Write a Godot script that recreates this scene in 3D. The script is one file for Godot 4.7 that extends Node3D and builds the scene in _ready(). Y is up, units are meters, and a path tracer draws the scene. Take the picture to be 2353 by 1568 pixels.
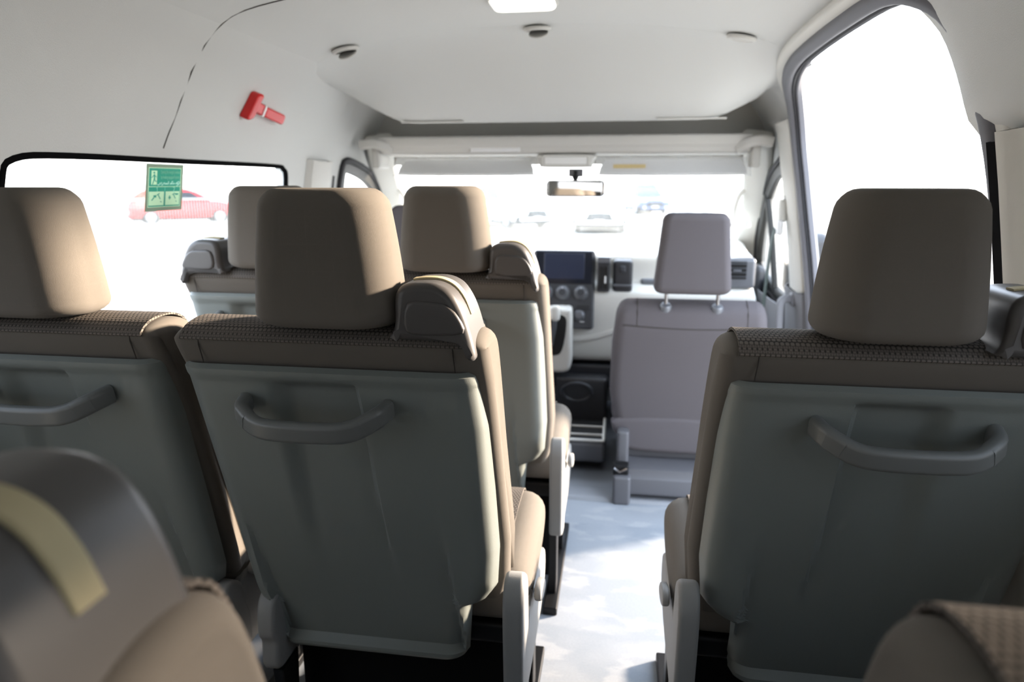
extends Node3D

# ------------------------------------------------------------------ mesh collector
class MB:
	var p := PackedVector3Array()
	func tri(a: Vector3, b: Vector3, c: Vector3) -> void:
		p.append(a); p.append(b); p.append(c)
	func quad(a: Vector3, b: Vector3, c: Vector3, d: Vector3) -> void:
		tri(a, b, c); tri(a, c, d)
	# turn the closed shape added since «from» so that its faces look outward (clockwise fronts)
	func outward(from: int) -> void:
		var vol := 0.0
		var o := p[from] if from < p.size() else Vector3.ZERO
		for k in range(from, p.size(), 3):
			vol += (p[k] - o).dot((p[k + 1] - o).cross(p[k + 2] - o))
		if vol > 0.0:
			for k in range(from, p.size(), 3):
				var t := p[k + 1]
				p[k + 1] = p[k + 2]
				p[k + 2] = t
	func moved(from: int, t: Transform3D) -> void:
		for k in range(from, p.size()):
			p[k] = t * p[k]
	func mesh(crease := 42.0) -> ArrayMesh:
		var ids := {}
		var vid := PackedInt32Array()
		var faces_of := []
		var fn := PackedVector3Array()
		var fu := PackedVector3Array()
		var q := PackedVector3Array()
		for k in range(0, p.size(), 3):
			var n := (p[k + 2] - p[k]).cross(p[k + 1] - p[k])
			if n.length_squared() < 1e-20:
				continue
			var f := fn.size()
			fn.append(n)
			fu.append(n.normalized())
			for j in 3:
				var v := p[k + j]
				var key := Vector3i((v * 50000.0).round())
				var id: int = ids.get(key, -1)
				if id < 0:
					id = faces_of.size()
					ids[key] = id
					faces_of.append([])
				faces_of[id].append(f)
				vid.append(id)
				q.append(v)
		var lim := cos(deg_to_rad(crease))
		var seen := {}
		var ov := PackedVector3Array()
		var on := PackedVector3Array()
		var oi := PackedInt32Array()
		for f in fn.size():
			for j in 3:
				var c := f * 3 + j
				var s := Vector3.ZERO
				for g in faces_of[vid[c]]:
					if fu[g].dot(fu[f]) > lim:
						s += fn[g]
				s = s.normalized()
				var key := [vid[c], Vector3i((s * 200.0).round())]
				var at: int = seen.get(key, -1)
				if at < 0:
					at = ov.size()
					seen[key] = at
					ov.append(q[c])
					on.append(s)
				oi.append(at)
		var a := []
		a.resize(Mesh.ARRAY_MAX)
		a[Mesh.ARRAY_VERTEX] = ov
		a[Mesh.ARRAY_NORMAL] = on
		a[Mesh.ARRAY_INDEX] = oi
		var m := ArrayMesh.new()
		m.add_surface_from_arrays(Mesh.PRIMITIVE_TRIANGLES, a)
		return m

# ------------------------------------------------------------------ shapes
func loft(mb: MB, rings: Array, cap0 := true, cap1 := true, closed := true) -> void:
	var from := mb.p.size()
	for i in rings.size() - 1:
		var a: PackedVector3Array = rings[i]
		var b: PackedVector3Array = rings[i + 1]
		var n := a.size()
		for j in (n if closed else n - 1):
			var k := (j + 1) % n
			mb.quad(a[j], a[k], b[k], b[j])
	for e in 2:
		if (e == 0 and not cap0) or (e == 1 and not cap1):
			continue
		var r: PackedVector3Array = rings[0] if e == 0 else rings[rings.size() - 1]
		var c := Vector3.ZERO
		for v in r: c += v
		c /= r.size()
		for j in r.size():
			var k := (j + 1) % r.size()
			if e == 0: mb.tri(c, r[k], r[j])
			else: mb.tri(c, r[j], r[k])
	if cap0 and cap1 and closed:
		mb.outward(from)

func rrect(hx: float, hy: float, r: float, n := 4) -> PackedVector2Array:
	var o := PackedVector2Array()
	r = minf(r, minf(hx, hy) * 0.999)
	for c in 4:
		var cx: float = [hx - r, -hx + r, -hx + r, hx - r][c]
		var cy: float = [hy - r, hy - r, -hy + r, -hy + r][c]
		for k in n + 1:
			var a := (c + float(k) / n) * PI / 2.0
			o.append(Vector2(cx + r * cos(a), cy + r * sin(a)))
	return o

func rbox(mb: MB, c: Vector3, size: Vector3, r: float, b := Basis(), n := 3) -> void:
	var h := size / 2.0
	r = minf(r, minf(h.x, minf(h.y, h.z)) * 0.98)
	var rings := []
	for e in 2:
		for k in n + 1:
			var a := PI / 2.0 * (float(k) / n if e == 0 else 1.0 - float(k) / n)
			var inset := r * (1.0 - sin(a))
			var y := h.y - r * (1.0 - cos(a))
			if e == 0: y = -y
			var ring := PackedVector3Array()
			for v in rrect(h.x - inset, h.z - inset, maxf(r - inset, 0.0004), n):
				ring.append(c + b * Vector3(v.x, y, v.y))
			rings.append(ring)
	loft(mb, rings)

func nrm2(poly: PackedVector2Array) -> PackedVector2Array:
	# outward miter normals of a closed polygon
	var area := 0.0
	var n := poly.size()
	for k in n:
		var a := poly[k]
		var b := poly[(k + 1) % n]
		area += a.x * b.y - b.x * a.y
	var s := 1.0 if area > 0.0 else -1.0
	var o := PackedVector2Array()
	for k in n:
		var d0 := (poly[k] - poly[(k + n - 1) % n]).normalized()
		var d1 := (poly[(k + 1) % n] - poly[k]).normalized()
		var n0 := Vector2(d0.y, -d0.x) * s
		var n1 := Vector2(d1.y, -d1.x) * s
		var m := (n0 + n1)
		m = m.normalized() if m.length() > 1e-6 else n0
		o.append(m / maxf(m.dot(n0), 0.5))
	return o

# an outline in the xy plane of «t», drawn out along its z from 0 to depth, edges rounded
func extrude(mb: MB, poly: PackedVector2Array, t: Transform3D, depth: float, bev := 0.003, n := 2) -> void:
	var from := mb.p.size()
	var nn := nrm2(poly)
	var rings := []
	for e in 2:
		for k in n + 1:
			var a := float(k) / n * PI / 2.0
			var inset := bev * (1.0 - sin(a)) if e == 0 else bev * (1.0 - cos(a))
			var z := bev * (1.0 - cos(a)) if e == 0 else depth - bev * (1.0 - sin(a))
			var ring := PackedVector3Array()
			for j in poly.size():
				var q := poly[j] - nn[j] * inset
				ring.append(t * Vector3(q.x, q.y, z))
			rings.append(ring)
	loft(mb, rings, false, false)
	var cap := PackedVector2Array()
	for j in poly.size():
		cap.append(poly[j] - nn[j] * bev)
	var ix := Geometry2D.triangulate_polygon(cap)
	if ix.is_empty():
		ix = Geometry2D.triangulate_polygon(poly)
	if ix.is_empty():
		# an outline that is nearly convex: close both ends from their middles
		for e in 2:
			var r: PackedVector3Array = rings[0] if e == 0 else rings[rings.size() - 1]
			var c := Vector3.ZERO
			for v in r: c += v
			c /= r.size()
			for j in r.size():
				var k := (j + 1) % r.size()
				if e == 0: mb.tri(c, r[k], r[j])
				else: mb.tri(c, r[j], r[k])
	# keep winding in step with the sides
	var area := 0.0
	for j in poly.size():
		area += poly[j].cross(poly[(j + 1) % poly.size()])
	for k in range(0, ix.size(), 3):
		var i0 := ix[k]
		var i1 := ix[k + 1]
		var i2 := ix[k + 2]
		if (poly[i1] - poly[i0]).cross(poly[i2] - poly[i0]) * area < 0.0:
			var s := i1
			i1 = i2
			i2 = s
		var r0: PackedVector3Array = rings[0]
		var r1: PackedVector3Array = rings[rings.size() - 1]
		mb.tri(r0[i2], r0[i1], r0[i0])
		mb.tri(r1[i0], r1[i1], r1[i2])
	mb.outward(from)

func circle2(r: float, n := 8, sx := 1.0, sy := 1.0) -> PackedVector2Array:
	var o := PackedVector2Array()
	for k in n:
		o.append(Vector2(cos(TAU * k / n) * r * sx, sin(TAU * k / n) * r * sy))
	return o

# a profile carried along a path; up is kept as near as can be to «up»
func tube(mb: MB, path: PackedVector3Array, prof: PackedVector2Array, up := Vector3.UP, loop := false, ends := PackedFloat32Array()) -> void:
	var rings := []
	var n := path.size()
	for k in n:
		var a := path[(k + n - 1) % n] if loop else path[maxi(k - 1, 0)]
		var b := path[(k + 1) % n] if loop else path[mini(k + 1, n - 1)]
		var d := (b - a).normalized()
		var x := d.cross(up)
		if x.length() < 1e-4: x = d.cross(Vector3.RIGHT)
		x = x.normalized()
		var y := x.cross(d).normalized()
		var s := 1.0 if ends.is_empty() else ends[k]
		var ring := PackedVector3Array()
		for v in prof:
			ring.append(path[k] + x * v.x * s + y * v.y * s)
		rings.append(ring)
	if loop:
		var from := mb.p.size()
		rings.append(rings[0])
		loft(mb, rings, false, false)
		mb.outward(from)
	else:
		loft(mb, rings)

func lathe(mb: MB, prof: PackedVector2Array, t: Transform3D, n := 24) -> void:
	# prof: (radius, height along local y), from axis to axis
	var rings := []
	for v in prof:
		var ring := PackedVector3Array()
		for k in n:
			var a := TAU * k / n
			ring.append(t * Vector3(cos(a) * maxf(v.x, 1e-5), v.y, sin(a) * maxf(v.x, 1e-5)))
		rings.append(ring)
	loft(mb, rings)

func smooth_path(pts: PackedVector3Array, per := 6, loop := false) -> PackedVector3Array:
	var o := PackedVector3Array()
	var n := pts.size()
	for i in (n if loop else n - 1):
		var p0 := pts[(i + n - 1) % n] if loop else (pts[i - 1] if i > 0 else pts[0] * 2.0 - pts[1])
		var p1 := pts[i]
		var p2 := pts[(i + 1) % n]
		var p3 := pts[(i + 2) % n] if loop else (pts[i + 2] if i + 2 < n else pts[n - 1] * 2.0 - pts[n - 2])
		for k in per:
			o.append(p1.cubic_interpolate(p2, p0, p3, float(k) / per))
	if not loop: o.append(pts[n - 1])
	return o

func smooth2(pts: PackedVector2Array, per := 5, loop := true) -> PackedVector2Array:
	var q := PackedVector3Array()
	for v in pts: q.append(Vector3(v.x, v.y, 0))
	var o := PackedVector2Array()
	for v in smooth_path(q, per, loop): o.append(Vector2(v.x, v.y))
	return o

# piecewise linear table [[key, value], ...] with rising keys
func tab(t: Array, k: float) -> float:
	if k <= t[0][0]: return t[0][1]
	for i in t.size() - 1:
		if k <= t[i + 1][0]:
			return lerpf(t[i][1], t[i + 1][1], (k - t[i][0]) / (t[i + 1][0] - t[i][0]))
	return t[t.size() - 1][1]

# a side outline (z, y) carried across x between left(y) and right(y), with rounded ends
func sweep_x(mb: MB, prof: PackedVector2Array, left: Array, right: Array, r: float, n_end := 4, n_mid := 6) -> void:
	var nn := nrm2(prof)
	var rings := []
	var st := []
	for k in n_end + 1:
		var a := float(k) / n_end * PI / 2.0
		st.append([0.0, r * (1.0 - sin(a)), r * (1.0 - cos(a))])
	for k in range(1, n_mid):
		st.append([float(k) / n_mid, 0.0, 0.0])
	for k in n_end + 1:
		var a := (1.0 - float(k) / n_end) * PI / 2.0
		st.append([1.0, r * (1.0 - sin(a)), -r * (1.0 - cos(a))])
	# at the ends the outline is drawn in while x still moves: quarter circles
	for s in st:
		var ring := PackedVector3Array()
		for j in prof.size():
			var y := prof[j].y
			var xl := tab(left, y)
			var xr := tab(right, y)
			var x := 0.0
			if s[0] == 0.0: x = xl + s[2]
			elif s[0] == 1.0: x = xr + s[2]
			else: x = lerpf(xl + r, xr - r, s[0])
			var q: Vector2 = prof[j] - nn[j] * s[1]
			ring.append(Vector3(x, q.y, q.x))
		rings.append(ring)
	loft(mb, rings)

# a sheet given as rows of points, made into a slab of some thickness (offset along its normals)
func slab(mb: MB, rows: Array, thick: float) -> void:
	var from := mb.p.size()
	var nr := rows.size()
	var nc: int = rows[0].size()
	var off := []
	for i in nr:
		var o := PackedVector3Array()
		for j in nc:
			var du: Vector3 = rows[mini(i + 1, nr - 1)][j] - rows[maxi(i - 1, 0)][j]
			var dv: Vector3 = rows[i][mini(j + 1, nc - 1)] - rows[i][maxi(j - 1, 0)]
			o.append(rows[i][j] + du.cross(dv).normalized() * thick)
		off.append(o)
	for i in nr - 1:
		for j in nc - 1:
			mb.quad(rows[i][j], rows[i][j + 1], rows[i + 1][j + 1], rows[i + 1][j])
			mb.quad(off[i][j], off[i + 1][j], off[i + 1][j + 1], off[i][j + 1])
	for i in nr - 1:
		mb.quad(rows[i][0], rows[i + 1][0], off[i + 1][0], off[i][0])
		mb.quad(rows[i + 1][nc - 1], rows[i][nc - 1], off[i][nc - 1], off[i + 1][nc - 1])
	for j in nc - 1:
		mb.quad(rows[0][j + 1], rows[0][j], off[0][j], off[0][j + 1])
		mb.quad(rows[nr - 1][j], rows[nr - 1][j + 1], off[nr - 1][j + 1], off[nr - 1][j])
	mb.outward(from)

# ------------------------------------------------------------------ nodes
var taken := {}
func numbered(called: String) -> String:
	var n: int = taken.get(called, 0)
	taken[called] = n + 1
	return called if n == 0 else "%s_%03d" % [called, n]

func tag(o: Node3D, label: String, category := "", group := "", kind := "") -> Node3D:
	if label: o.set_meta("label", label)
	if category: o.set_meta("category", category)
	if group: o.set_meta("group", group)
	if kind: o.set_meta("kind", kind)
	return o

func thing(called: String, at: Vector3, label: String, category: String, group := "") -> Node3D:
	var o := Node3D.new()
	o.name = numbered(called)
	add_child(o)
	o.position = at
	return tag(o, label, category, group)

func put(called: String, mesh: Mesh, m: Material, parent: Node3D = self, at := Vector3.ZERO) -> MeshInstance3D:
	var o := MeshInstance3D.new()
	o.name = numbered(called) if parent == self else called
	o.mesh = mesh
	o.material_override = m
	o.cast_shadow = GeometryInstance3D.SHADOW_CASTING_SETTING_ON
	parent.add_child(o, true)
	o.position = at
	return o

func copy(src: Node3D, at: Vector3, label: String) -> Node3D:
	var c: Node3D = src.duplicate()
	c.name = numbered(str(src.name).split("_0")[0])
	add_child(c)
	c.position = at
	c.set_meta("label", label)
	return c

func box_part(called: String, c: Vector3, s: Vector3, r: float, m: Material, parent: Node3D, b := Basis()) -> MeshInstance3D:
	var mb := MB.new()
	rbox(mb, c, s, r, b)
	return put(called, mb.mesh(), m, parent)

# ------------------------------------------------------------------ materials
var M := {}

func noise_tex(freq: float, size: int, seed_: int, normal := false, strength := 4.0, lo := Color.BLACK, hi := Color.WHITE, oct := 4) -> NoiseTexture2D:
	var f := FastNoiseLite.new()
	f.seed = seed_
	f.frequency = freq
	f.fractal_octaves = oct
	var t := NoiseTexture2D.new()
	t.noise = f
	t.width = size
	t.height = size
	t.seamless = true
	t.generate_mipmaps = false
	if normal:
		t.as_normal_map = true
		t.bump_strength = strength
	else:
		var g := Gradient.new()
		g.set_color(0, lo)
		g.set_color(1, hi)
		t.color_ramp = g
	return t

func mat(key: String, c: Color, rough := 0.8, metal := 0.0, spec := 0.5) -> StandardMaterial3D:
	var m := StandardMaterial3D.new()
	m.resource_name = key
	m.albedo_color = c
	m.roughness = rough
	m.metallic = metal
	m.metallic_specular = spec
	M[key] = m
	return m

func grain(m: StandardMaterial3D, t: Texture2D, scale: float, strength: float) -> void:
	m.uv1_triplanar = true
	m.uv1_scale = Vector3.ONE * scale
	m.normal_enabled = true
	m.normal_texture = t
	m.normal_scale = strength

func weave_image(dark: Color, light: Color) -> Image:
	# staggered lozenge cells of a knitted seat cloth: 4 columns by 4 rows
	var n := 128
	var im := Image.create(n, n, false, Image.FORMAT_RGB8)
	for y in n:
		for x in n:
			var v := float(y) / n * 4.0
			var row := int(floor(v))
			var u := float(x) / n * 4.0 + (0.5 if row % 2 == 1 else 0.0)
			var du: float = absf(fposmod(u, 1.0) - 0.5) * 2.0
			var dv: float = absf(fposmod(v, 1.0) - 0.5) * 2.0
			var e := maxf(du * 0.72 + dv * 0.42, dv * 0.86)
			var k := clampf((0.76 - e) / 0.16, 0.0, 1.0)
			im.set_pixel(x, y, dark.lerp(light, k))
	return im

func floor_image() -> Image:
	var n := 1024
	var im := Image.create(n, n, false, Image.FORMAT_RGB8)
	var a := FastNoiseLite.new()
	a.seed = 11
	a.frequency = 0.0042
	a.fractal_octaves = 3
	a.domain_warp_enabled = true
	a.domain_warp_amplitude = 45.0
	a.domain_warp_frequency = 0.007
	var b := FastNoiseLite.new()
	b.seed = 23
	b.frequency = 0.012
	b.fractal_octaves = 2
	b.domain_warp_enabled = true
	b.domain_warp_amplitude = 28.0
	var c := FastNoiseLite.new()
	c.seed = 5
	c.frequency = 0.22
	var base := Color(0.52, 0.545, 0.575)
	var film := Color(0.555, 0.575, 0.60)
	var pale := Color(0.61, 0.62, 0.635)
	for y in n:
		for x in n:
			var k := smoothstep(-0.25, 0.22, a.get_noise_2d(x, y * 1.6))
			var col := base.lerp(film, k)
			col = col.lerp(pale, smoothstep(0.12, 0.46, b.get_noise_2d(x * 0.8, y * 1.7)) * 0.7)
			var g := 1.0 + c.get_noise_2d(x, y) * 0.035
			im.set_pixel(x, y, Color(col.r * g, col.g * g, col.b * g))
	return im

func make_materials() -> void:
	var fine := noise_tex(0.32, 256, 3, true, 6.0)
	var soft := noise_tex(0.09, 256, 4, true, 5.0)
	var m := mat("headliner", Color(0.808, 0.812, 0.802), 0.95, 0.0, 0.2)
	grain(m, fine, 9.0, 0.25)
	m = mat("trim_light", Color(0.83, 0.825, 0.80), 0.6, 0.0, 0.4)
	grain(m, fine, 14.0, 0.15)
	m = mat("shelf_light", Color(0.78, 0.775, 0.755), 0.6, 0.0, 0.4)
	m = mat("seat_plastic", Color(0.455, 0.475, 0.463), 0.42, 0.0, 0.5)
	grain(m, fine, 16.0, 0.22)
	m = mat("cover_plastic", Color(0.53, 0.53, 0.525), 0.5, 0.0, 0.45)
	grain(m, fine, 16.0, 0.2)
	m = mat("handle_plastic", Color(0.40, 0.41, 0.405), 0.38, 0.0, 0.5)
	m = mat("guide_plastic", Color(0.285, 0.275, 0.27), 0.40, 0.0, 0.5)
	m = mat("belt_beige", Color(0.70, 0.655, 0.52), 0.8)
	m = mat("slot_black", Color(0.06, 0.06, 0.06), 0.7)
	m = mat("fabric", Color(0.405, 0.385, 0.36), 0.95, 0.0, 0.2)
	grain(m, fine, 26.0, 0.6)
	m.rim_enabled = true
	m.rim = 0.25
	m.rim_tint = 0.6
	m = mat("seam", Color(0.26, 0.245, 0.235), 0.95, 0.0, 0.2)
	var wv := weave_image(Color(0.25, 0.24, 0.228), Color(0.44, 0.415, 0.39))
	m = mat("weave", Color.WHITE, 0.95, 0.0, 0.2)
	m.albedo_texture = ImageTexture.create_from_image(wv)
	m.uv1_triplanar = true
	m.uv1_scale = Vector3.ONE * (1.0 / 0.028)
	var wn: Image = weave_image(Color.BLACK, Color.WHITE)
	wn.bump_map_to_normal_map(3.0)
	m.normal_enabled = true
	m.normal_texture = ImageTexture.create_from_image(wn)
	m.normal_scale = 0.6
	m = mat("front_fabric", Color(0.355, 0.34, 0.35), 0.95, 0.0, 0.2)
	grain(m, fine, 26.0, 0.5)
	m = mat("floor_vinyl", Color.WHITE, 0.62, 0.0, 0.35)
	m.albedo_texture = ImageTexture.create_from_image(floor_image())
	m.uv1_triplanar = true
	m.uv1_world_triplanar = true
	m.uv1_scale = Vector3.ONE * (1.0 / 1.7)
	m.uv1_offset = Vector3(0.13, 0.0, 0.31)
	m = mat("step_grey", Color(0.50, 0.51, 0.53), 0.5)
	m = mat("base_grey", Color(0.33, 0.33, 0.345), 0.5)
	m = mat("dark_metal", Color(0.09, 0.09, 0.095), 0.45, 0.5)
	m = mat("under_shade_black", Color(0.075, 0.075, 0.08), 0.8, 0.0, 0.2)  # near-black standing in for the deep shade under the seats
	m = mat("steel", Color(0.62, 0.62, 0.63), 0.25, 1.0)
	m = mat("dash_cream", Color(0.83, 0.825, 0.80), 0.62, 0.0, 0.35)
	m = mat("dash_dark", Color(0.17, 0.175, 0.19), 0.45)
	m = mat("console_face", Color(0.235, 0.245, 0.265), 0.4)
	m = mat("screen_glass", Color(0.10, 0.115, 0.16), 0.12)
	m = mat("knob_grey", Color(0.42, 0.43, 0.45), 0.35, 0.3)
	m = mat("print_white", Color(0.93, 0.93, 0.93), 0.6)
	m = mat("print_red", Color(0.75, 0.12, 0.12), 0.6)
	m = mat("print_yellow", Color(0.88, 0.74, 0.16), 0.6)
	m = mat("rubber_black", Color(0.05, 0.05, 0.055), 0.9, 0.0, 0.15)
	m = mat("door_frame_black", Color(0.10, 0.11, 0.105), 0.45)
	m = mat("seal_grey", Color(0.40, 0.40, 0.42), 0.6)
	m = mat("seal_line", Color(0.13, 0.13, 0.145), 0.7)
	m = mat("pillar_grey", Color(0.46, 0.46, 0.475), 0.6)
	m = mat("belt", Color(0.20, 0.26, 0.24), 0.8)
	m = mat("hammer_red", Color(0.80, 0.075, 0.075), 0.35)
	m = mat("clear_film", Color(0.92, 0.93, 0.94, 0.16), 0.12, 0.0, 0.5)
	m.transparency = BaseMaterial3D.TRANSPARENCY_ALPHA
	m = mat("visor_cloth", Color(0.88, 0.88, 0.87), 0.8)
	m = mat("glass", Color(0.90, 0.95, 0.93, 0.015), 0.03, 0.0, 0.5)
	m.transparency = BaseMaterial3D.TRANSPARENCY_ALPHA
	m = mat("glass_dark", Color(0.10, 0.12, 0.11, 0.52), 0.03, 0.0, 0.5)
	m.transparency = BaseMaterial3D.TRANSPARENCY_ALPHA
	m = mat("mirror_glass", Color(0.95, 0.95, 0.95), 0.02, 1.0)
	m = mat("lens_lit", Color(0.95, 0.95, 0.93), 0.4)
	m.emission_enabled = true
	m.emission = Color(1.0, 0.99, 0.96)
	m.emission_energy_multiplier = 1.2
	m = mat("concrete", Color(0.66, 0.645, 0.615), 0.9, 0.0, 0.2)
	m.albedo_texture = noise_tex(0.02, 512, 8, false, 0.0, Color(0.82, 0.82, 0.82), Color(1, 1, 1))
	m.uv1_triplanar = true
	m.uv1_world_triplanar = true
	m.uv1_scale = Vector3.ONE * 0.2
	m = mat("paint_white", Color(0.90, 0.90, 0.90), 0.25)
	m = mat("paint_red", Color(0.70, 0.06, 0.07), 0.25)
	m = mat("paint_blue", Color(0.20, 0.26, 0.42), 0.25)
	m = mat("paint_silver", Color(0.66, 0.68, 0.70), 0.3, 0.3)
	m = mat("car_glass", Color(0.05, 0.07, 0.09), 0.06)
	m = mat("car_black", Color(0.055, 0.06, 0.07), 0.9, 0.0, 0.15)
	m = mat("tyre", Color(0.05, 0.05, 0.055), 0.8)
	m = mat("lamp_clear", Color(0.75, 0.80, 0.84), 0.1)
	m = mat("fence_steel", Color(0.60, 0.61, 0.61), 0.5, 0.4)
	m = mat("plate", Color(0.88, 0.88, 0.86), 0.5)

# ------------------------------------------------------------------ the van's cross-section
var prof_pts := []      # [s, x, y] of the right half, from the sill to the middle of the roof
func make_profile() -> void:
	var k := PackedVector2Array([Vector2(0.92, -0.30), Vector2(0.93, 0.0), Vector2(0.95, 0.3), Vector2(0.955, 0.6), Vector2(0.935, 0.85), Vector2(0.90, 1.08), Vector2(0.87, 1.25), Vector2(0.84, 1.38), Vector2(0.79, 1.475), Vector2(0.70, 1.545), Vector2(0.585, 1.585), Vector2(0.3, 1.622), Vector2(0, 1.635)])
	var c := smooth2(k, 14, false)
	var s := 0.0
	for i in c.size():
		if i > 0: s += c[i].distance_to(c[i - 1])
		prof_pts.append([s, c[i].x, c[i].y])

func s_of_y(y: float) -> float:
	for i in prof_pts.size() - 1:
		if prof_pts[i + 1][2] >= y:
			var a = prof_pts[i]
			var b = prof_pts[i + 1]
			return lerpf(a[0], b[0], (y - a[2]) / (b[2] - a[2]))
	return prof_pts[prof_pts.size() - 1][0]

func on_profile(s: float) -> Vector2:
	for i in prof_pts.size() - 1:
		if prof_pts[i + 1][0] >= s:
			var a = prof_pts[i]
			var b = prof_pts[i + 1]
			var t: float = (s - a[0]) / (b[0] - a[0])
			return Vector2(lerpf(a[1], b[1], t), lerpf(a[2], b[2], t))
	return Vector2(0, 1.635)

func wall_x(y: float) -> float:
	return on_profile(s_of_y(y)).x

# a point of the side wall; side -1 left, +1 right; off > 0 is outward
func wall_at(side: float, z: float, s: float, off := 0.0) -> Vector3:
	var p := on_profile(s)
	if off != 0.0:
		var d := (on_profile(s + 0.01) - on_profile(s - 0.01)).normalized()
		p += Vector2(d.y, -d.x) * off
	return Vector3(p.x * side, p.y, z)

func zs(pts: Array) -> PackedVector2Array:     # [[z, y], ...] -> (z, s)
	var o := PackedVector2Array()
	for a in pts: o.append(Vector2(a[0], s_of_y(a[1])))
	return o

func ray_poly(c: Vector2, d: Vector2, poly: PackedVector2Array) -> float:
	var best := -1.0
	for k in poly.size():
		var a := poly[k] - c
		var b := poly[(k + 1) % poly.size()] - c
		var e := b - a
		var den := d.cross(e)
		if absf(den) < 1e-12: continue
		var t := a.cross(e) / den
		var u := a.cross(d) / den
		if t > 0.0 and u >= -1e-6 and u <= 1.000001 and t > best: best = t
	return best

# a bay of wall between an outer outline and an opening, both in (z, s)
func bay(mb: MB, side: float, outer: PackedVector2Array, hole: PackedVector2Array, c: Vector2, thick := 0.035, steps := 5) -> void:
	var from := mb.p.size()
	var ang := []
	for k in 140: ang.append(TAU * k / 140.0)
	for v in outer: ang.append(fposmod((v - c).angle(), TAU))
	ang.sort()
	var rings := []
	for layer in 2:
		for k in steps + 1:
			var t := float(k) / steps if layer == 0 else 1.0 - float(k) / steps
			var ring := PackedVector3Array()
			for a in ang:
				var d := Vector2.from_angle(a)
				var r0 := ray_poly(c, d, hole)
				var r1 := ray_poly(c, d, outer)
				var q := c + d * lerpf(r0, r1, t)
				ring.append(wall_at(side, q.x, q.y, 0.0 if layer == 0 else thick))
			rings.append(ring)
	rings.append(rings[0])
	loft(mb, rings, false, false)
	mb.outward(from)

func pane(mb: MB, side: float, hole: PackedVector2Array, c: Vector2, off: float, grow := 0.006, thick := 0.004) -> void:
	var rings := []
	for layer in 2:
		for k in 5:
			var t := (1.0 - k / 4.0) if layer == 1 else k / 4.0
			var ring := PackedVector3Array()
			for j in 72:
				var d := Vector2.from_angle(TAU * j / 72.0)
				var q := c + d * (ray_poly(c, d, hole) + grow) * maxf(t, 0.02)
				ring.append(wall_at(side, q.x, q.y, off + thick * layer))
			rings.append(ring)
	loft(mb, rings)

func around_hole(side: float, hole: PackedVector2Array, off: float, grow := 0.0) -> PackedVector3Array:
	var nn := nrm2(hole)
	var o := PackedVector3Array()
	for k in hole.size():
		var q := hole[k] + nn[k] * grow
		o.append(wall_at(side, q.x, q.y, off))
	return o

# a rim that follows an opening: profile x runs across the wall plane (away from the opening), y across its thickness (inward)
func rim(mb: MB, side: float, hole: PackedVector2Array, prof: PackedVector2Array) -> void:
	var nn := nrm2(hole)
	var rings := []
	for k in hole.size():
		var ring := PackedVector3Array()
		for v in prof:
			var q := hole[k] + nn[k] * v.x
			ring.append(wall_at(side, q.x, q.y, -v.y))
		rings.append(ring)
	rings.append(rings[0])
	var from := mb.p.size()
	loft(mb, rings, false, false)
	mb.outward(from)

# ------------------------------------------------------------------ passenger seats
func zb(y: float) -> float:
	return -(0.95 - y) * 0.25

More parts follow.
